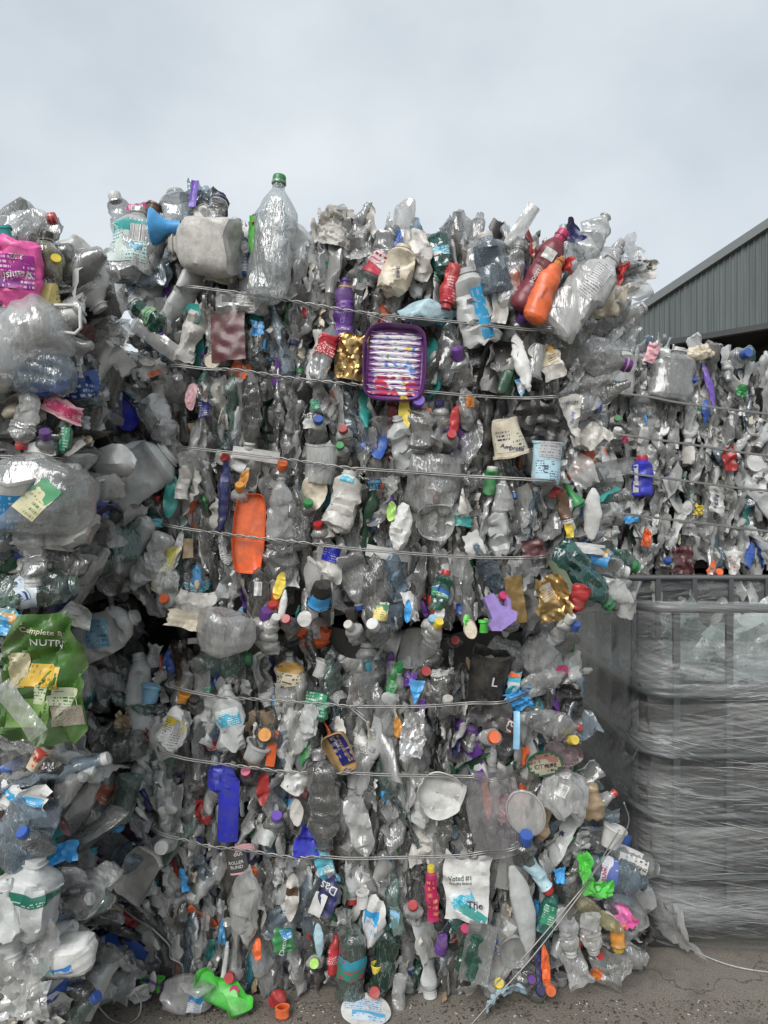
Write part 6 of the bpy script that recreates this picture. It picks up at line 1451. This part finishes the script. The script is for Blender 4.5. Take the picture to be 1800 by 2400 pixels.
# paint and ridges of the purple tray
def paint_tray_detail(o):
    me = o.data; V = np.array([v.co[:] for v in me.vertices]); Q = [tuple(p.vertices) for p in me.polygons]
    W = V[:, 0].max() - V[:, 0].min(); H = V[:, 2].max() - V[:, 2].min()
    m, t = newmat('smeared_paint'); n = N(t); uv = n('ShaderNodeUVMap').outputs[0]
    s = n('ShaderNodeSeparateXYZ', {0: uv}); u, v = s.outputs[0], s.outputs[1]
    def nz(sx, sy, d, off): return n.noise(n('ShaderNodeMapping', {'Vector': uv, 'Scale': (sx, sy, 1), 'Location': (off, off, 0)}).outputs[0], 1.0, d, .6)
    c = n.mix(n.ramp(nz(3, 5, 2, 3.1), .60, .66), (.70, .70, .71), (.03, .20, .60))
    c = n.mix(n.ramp(nz(4, 6, 2, 7.7), .64, .68), c, (.04, .30, .08))
    c = n.mix(n.ramp(nz(3, 6, 2, 12.2), .63, .68), c, (.72, .58, .06))
    c = n.mix(n.math('MULTIPLY', n.ramp(nz(3, 5, 2, 21.5), .47, .52), n.math('LESS_THAN', v, .30)), c, (.50, .03, .06))
    rowp = n.math('SINE', n.math('MULTIPLY', v, 11 * 6.2832))
    cov = n.math('ADD', n.math('MULTIPLY', rowp, .10), nz(4, 75, 4, 1.3))
    edge = n.math('MULTIPLY', n.math('POWER', n.math('MULTIPLY', n.math('ABSOLUTE', n.math('SUBTRACT', u, .5)), 2.0), 5.0), .22)
    paint = n.ramp(n.math('SUBTRACT', cov, edge), .43, .46)
    c = n.mix(paint, C['plum'], c)
    n.out(n('ShaderNodeBsdfPrincipled', {'Base Color': c, 'Roughness': .45}).outputs[0])
    DV, DQ, DU = decal(V, Q, 0, .0, W * .80, H * .80, 0, 24, 68, .005)
    DV = [(p[0], p[1] - .0022 * math.sin(v_ * 11 * 6.2832), p[2]) for p, (u_, v_) in zip(DV, DU)]
    link('painted_ridges', mesh('painted_ridges', np.array(DV), DQ, m, uv=np.array(DU), sharp=None), o)
paint_tray_detail(o_)

# ======== the farther stack
Z4 = dict(zone='F', d=.05)
h('wide', 1506, 1118, 44, 92, 0, 'cobalt', 'blue bottle with red and clear cap in the farther stack', 'bottle', 'the blue bottle in the farther stack', cap='red', capr=13, caph=22, flat=.7, amp=.5, dec=[(-.4, 0, .25, .8, 0, 'white')], **Z4)
h('rag', 1707, 1074, 34, 56, -6, 'red', 'dull red panel in the farther stack', 'panel', 'the dull red panel', **Z4)
h('rag', 1600, 1312, 46, 64, 0, 'maroon', 'maroon folded pouch low in the farther stack', 'pouch', 'the maroon pouch in the farther stack', **Z4)
h('tub', 1748, 832, 36, 30, 70, 'tealb', 'teal cup lying on top of the farther stack', 'cup', 'the teal cup on the farther stack', **Z4)
h('cap', 1742, 832, 26, 22, 60, 'blue', 'blue lid inside the teal cup on the farther stack', 'lid', zone='F', d=.09)
h('rag', 1678, 1172, 40, 64, 10, 'white', 'white bottle label with dark letters in the farther stack', 'label', 'the lettered white label, farther stack', txt=[('HEIN', 0, -.05, .8, -80, 'navy')], **Z4)
h('cap', 1446, 982, 16, 18, -20, 'green', 'small green and white cap at the left of the farther stack', 'cap', 'the small green cap, farther stack', **Z4)
h('crumb', 1513, 1260, 22, 40, 8, 'orange', 'orange scrap low in the farther stack', 'scrap', 'the orange scrap, farther stack', **Z4)
h('blade', 1660, 905, 16, 110, -10, 'violet', 'violet strip right of the middle of the farther stack', 'strip', 'the violet strip, farther stack', **Z4)
h('cap', 1622, 892, 20, 22, 0, 'blue', 'blue cap near the top of the farther stack', 'cap', 'the blue cap, farther stack', **Z4)
h('blade', 1655, 965, 20, 60, 0, 'blue', 'blue flattened bottle under the first far wire', 'bottle', **Z4)
h('jug', 1580, 880, 92, 130, 12, 'clearw', 'large ribbed milky jug at the top of the farther stack', 'jug', 'the large ribbed jug, farther stack', sq=.7, **Z4)
h('wide', 1455, 870, 56, 110, 6, 'clearw', 'milky crumpled bag at the top left of the farther stack', 'bag', **Z4)
h('rag', 1530, 825, 30, 50, 20, 'palepink', 'pale pink film at the top edge of the farther stack', 'film', 'the pale pink film, farther stack', **Z4)
h('blade', 1640, 826, 36, 90, 82, 'cream', 'cream flat bottle lying on top of the farther stack', 'bottle', 'the cream bottle on the farther stack', **Z4)
h('lid', 1770, 1085, 40, 42, 0, 'white', 'round white lid at the right of the farther stack', 'lid', 'the round white lid, farther stack', **Z4)
h('rag', 1785, 1120, 40, 70, 14, 'white', 'white bag with dark blue letters at the right photo edge', 'bag', txt=[('BREAK', 0, 0, .8, -70, 'navy')], **Z4)
h('oval', 1612, 1190, 24, 34, 0, 'white', 'white oval tub in the farther stack', 'tub', 'the white oval tub, farther stack', **Z4)
h('rag', 1480, 1215, 36, 20, -14, 'sky', 'bright blue label at the lower left of the farther stack', 'label', 'the bright blue label, farther stack', **Z4)
h('tray', 1450, 1095, 90, 40, -10, 'clear', 'clear food tray in the farther stack below the second wire', 'tray', 'the clear tray, farther stack', th=.5, **Z4)
h('tri', 1720, 1330, 44, 80, 0, 'white', 'white pointed carton with red print low in the farther stack', 'carton', 'the pointed carton, farther stack', dec=[(0, .1, .7, .5, 0, PR((.55, .55, .53), (.45, .04, .04), 5))], **Z4)
h('leaf', 1760, 1300, 24, 60, 10, 'blue', 'blue bottle scrap at the lower right of the farther stack', 'scrap', 'the blue scrap, farther stack', **Z4)
h('cap', 1680, 1345, 18, 16, 0, 'orange', 'orange cap at the foot of the farther stack', 'cap', **Z4)
h('cap', 1563, 1318, 18, 20, 10, 'blue', 'blue bottle end low in the farther stack', 'cap', **Z4)
h('leaf', 1740, 915, 26, 30, 0, 'green', 'green film near the top right of the farther stack', 'film', 'the green film, farther stack', **Z4)
h('crumb', 1640, 1195, 22, 26, 0, 'yellow', 'yellow scrap on the fourth far wire', 'scrap', **Z4)
h('cap', 1445, 1020, 20, 18, 0, 'white', 'white cap on the second far wire', 'cap', 'the white cap on the far wire', **Z4)
h('crumb', 1460, 1030, 24, 18, 0, 'magenta', 'magenta scrap under the white cap of the far stack', 'scrap', **Z4)
# ---------------------------------------------------------------- ordinary bottles and film, each one its own thing
VAR = {}
def variants(key, n, fn):
    VAR[key] = [fn(np.random.default_rng(hash_(key) + 17 * i)) for i in range(n)]
def hash_(s): return sum(ord(c) * (i + 3) for i, c in enumerate(s))
def mkbottle(mt, profs):
    def f(r):
        W, H = r.uniform(.045, .088), r.uniform(.18, .31); p = profs[r.integers(len(profs))]
        V, Q, uv = bottle_geo(W, H, r, p, r.uniform(.14, .5), 20, 24, .012, .055, .10, 0.5 * (p == 'jug'))
        me = mesh('crushed_bottle', V, Q, mat(mt), uv=uv, sharp=35)
        a = r.uniform(.25, .5); LV, LQ, LU = sleeve(V, Q, uv, a, a + r.uniform(.15, .3))
        return dict(me=me, H=H, W=W, lab=(LV, LQ, LU), lm={}, neck=W / 2 * dict(water=.42, soda=.34, wide=.54, jug=.34)[p])
    return f
def mkblade(mt):
    def f(r):
        W, H = r.uniform(.032, .07), r.uniform(.15, .28)
        V, Q, uv = bottle_geo(W, H, r, 'blade', r.uniform(.12, .4), 16, 22, .012, .05, .12, keepneck=False)
        return dict(me=mesh('flattened_bottle', V, Q, mat(mt), uv=uv, sharp=35), H=H, W=W)
    return f
def mksheet(mt):
    def f(r):
        W, H = r.uniform(.05, .11), r.uniform(.12, .24)
        V, Q, uv = sheet_geo(W, H, r, .022, .06, 13, 17, ['rag', 'leaf', 'rag', 'tri'][r.integers(4)], .2)
        return dict(me=mesh('film', V, Q, mat(mt), uv=uv, sharp=35), H=H, W=W)
    return f
PB = ['water', 'soda', 'wide', 'water', 'jug']
variants('cb', 16, mkbottle('clear', PB)); variants('cd', 10, mkbottle('cleard', PB)); variants('cg', 4, mkbottle('clearg', PB)); variants('cbl', 4, mkbottle('clearb', PB))
variants('bl', 10, mkblade('clear')); variants('bd', 8, mkblade('cleard')); variants('bw', 6, mkblade('clearw')); variants('fc', 10, mksheet('clear')); variants('fw', 8, mksheet('clearw')); variants('fd', 6, mksheet('dirtywhite')); variants('wj', 5, mkbottle('milk', ['wide', 'jug']))
variants('fg', 3, mksheet('grey')); variants('fk', 3, mksheet('darkgrey'))
KINDS = [('cb', 'crushed clear bottle', 'bottle', 'crushed_bottle', 25), ('cd', 'crushed smoky grey bottle', 'bottle', 'crushed_bottle', 12), ('cg', 'crushed pale green bottle', 'bottle', 'crushed_bottle', 4),
         ('cbl', 'crushed pale blue bottle', 'bottle', 'crushed_bottle', 4), ('bl', 'flat creased clear bottle', 'bottle', 'flattened_bottle', 11), ('bd', 'flat creased grey bottle', 'bottle', 'flattened_bottle', 8), ('bw', 'flat creased milky bottle', 'bottle', 'flattened_bottle', 9),
         ('fc', 'crumpled clear film', 'film', 'crumpled_film', 9), ('fw', 'crumpled milky film', 'film', 'crumpled_film', 13), ('fd', 'crumpled dirty white film', 'film', 'crumpled_film', 10), ('wj', 'crushed white bottle', 'bottle', 'white_bottle', 7),
         ('fg', 'crumpled grey film', 'film', 'crumpled_film', 2), ('fk', 'crumpled dark grey film', 'film', 'crumpled_film', 2)]
KW = np.array([k[4] for k in KINDS], float); KW /= KW.sum()
KF = KW * np.array([.7, .05, 1.6, 1.3, 1, .1, 5, 1.6, 6, 2, 5, .3, .1]); KF /= KF.sum()  # paler kinds: partly cleaner waste, partly brighter light put into colour
KL = KW * np.array([1.3, .4, 2, 2, 1.2, .4, 1.5, 1.5, 2, 1.2, 2, .4, .3]); KL /= KL.sum()
CAPS = ['white', 'white', 'dirtywhite', 'blue', 'red', 'green', 'navy', 'grey', 'dirtywhite']
CAPNAME = dict(white='white', dirtywhite='off-white', blue='blue', red='red', green='green', navy='navy', grey='grey')
LABM = [('white', wplain), ('blue', blueprint), ('printed', wprint), ('green', greenprint), ('teal', aquap), ('red', redprint), ('silver', silverp)]
used = set(o.get('label') for o in bpy.data.objects if o.get('label'))
AREA = {'MU': 'the upper middle bale', 'ML': 'the lower middle bale', 'LU': 'the upper left bale', 'LL': 'the lower left bale', 'F': 'the farther stack'}
BAND = ['top', 'upper', 'middle', 'lower', 'bottom']
REFS = [q for q in HERO if q[4]]
cnt_bottle = 0; deferred = {k: [] for k in AREA}
def relation(dx, dy):
    if abs(dx) > abs(dy): return 'right of' if dx > 0 else 'left of'
    return 'below' if dy > 0 else 'above'
def describe(desc, px, py, zone, bk):
    near = sorted(((((px - q[0]) ** 2 + (py - q[1]) ** 2) ** .5, q) for q in REFS if q[5] == zone), key=lambda a: a[0])[:7]
    for dist, q in near:
        if dist > (330 if zone != 'F' else 260): break
        dx, dy = px - q[0], py - q[1]; rel = relation(dx, dy)
        for t in ([f'{desc} just {rel} {q[4]}'] if dist < 110 else []) + [f'{desc} {rel} {q[4]}', f'{desc} diagonally ' + ('below' if dy > 0 else 'above') + f' and {"right" if dx > 0 else "left"} of {q[4]}']:
            if t not in used and len(t.split()) <= 16: used.add(t); return t, f'plastic waste pressed into {AREA[bk]}'
    poly = POLY[bk]; ys = [p[1] for p in poly]
    bnd = BAND[int(4.99 * (py - min(ys)) / (max(ys) - min(ys)))]
    return f'{desc} pressed into the {bnd} part of {AREA[bk]}', f'{desc} in the {bnd} part of {AREA[bk]}'
def covered(px, py, zone):
    for hx, hy, hw, hh_, rf, z in HERO:
        if z == zone and abs(px - hx) < hw * .7 + 4 and abs(py - hy) < hh_ * .7: return True
    return False
rg = np.random.default_rng(2024)
for bk, zone, sx, sy in (('MU', 'M', 37, 86), ('ML', 'M', 37, 86), ('LU', 'L', 84, 120), ('LL', 'L', 84, 120), ('F', 'F', 38, 74)):
    for px, py in cells(POLY[bk], sx, sy, rg):
        if px < -60 or py > 2470 or px > 1860: continue
        if zone == 'M' and 1405 < py < 1568: continue      # the joint between the two bales
        if covered(px, py, zone) or inside(px, py, CAVITY): continue
        ki = rg.choice(len(KINDS), p=KF if zone == 'F' or (zone == 'M' and px < 415 and rg.random() < .6) else KL if zone == 'L' else KW); key, desc, cat, nm, _ = KINDS[ki]  # paler kinds on the left flank stand in for light falling there
        v = VAR[key][rg.integers(len(VAR[key]))]
        Y = Yf(px, py, zone) + rg.normal() * .014 + .009
        if py > 2290 and zone == 'M': Y += 0.01
        s = rg.uniform(.85, 1.15) * (1.2 if zone == 'L' else 1.1 if zone == 'F' else 1.0)
        o = bpy.data.objects.new(nm, v['me']); COL.objects.link(o)
        roll = fan_roll(px, py, zone) + rg.normal() * R(15) + (math.pi if rg.random() < .45 and not (zone == 'M' and (px < 380 or px > 1310)) else 0)
        M = Matrix.Translation(P(px, py, Y)) @ Matrix.Rotation(roll, 4, 'Y') @ Matrix.Rotation(rg.normal() * R(9), 4, 'X') @ Matrix.Rotation(rg.uniform(-1.3, 1.3), 4, 'Z') @ Matrix.Scale(s, 4)
        o.matrix_world = M
        zmin = M.translation.z - abs(math.cos(roll)) * v['H'] * s / 2
        if zmin < 0.004: o.location.z += 0.004 - zmin
        if 'neck' in v and rg.random() < .34:
            cc = CAPS[rg.integers(len(CAPS))]; c = link('cap', capmesh(cc, v['neck'] * 1.12, .017), o); c.location = (0, 0, v['H'] / 2 - .013); desc += f' with {CAPNAME[cc]} cap'
        elif 'lab' in v and rg.random() < .30:
            ln, lm = LABM[rg.integers(len(LABM))]
            if ln not in v['lm']: v['lm'][ln] = mesh('label', v['lab'][0], v['lab'][1], lm, uv=v['lab'][2], sharp=38)
            link('label', v['lm'][ln], o); desc += f' with {ln} label'
        l, gp = describe(desc, px, py, zone, bk)
        tag(o, l, cat, gp)
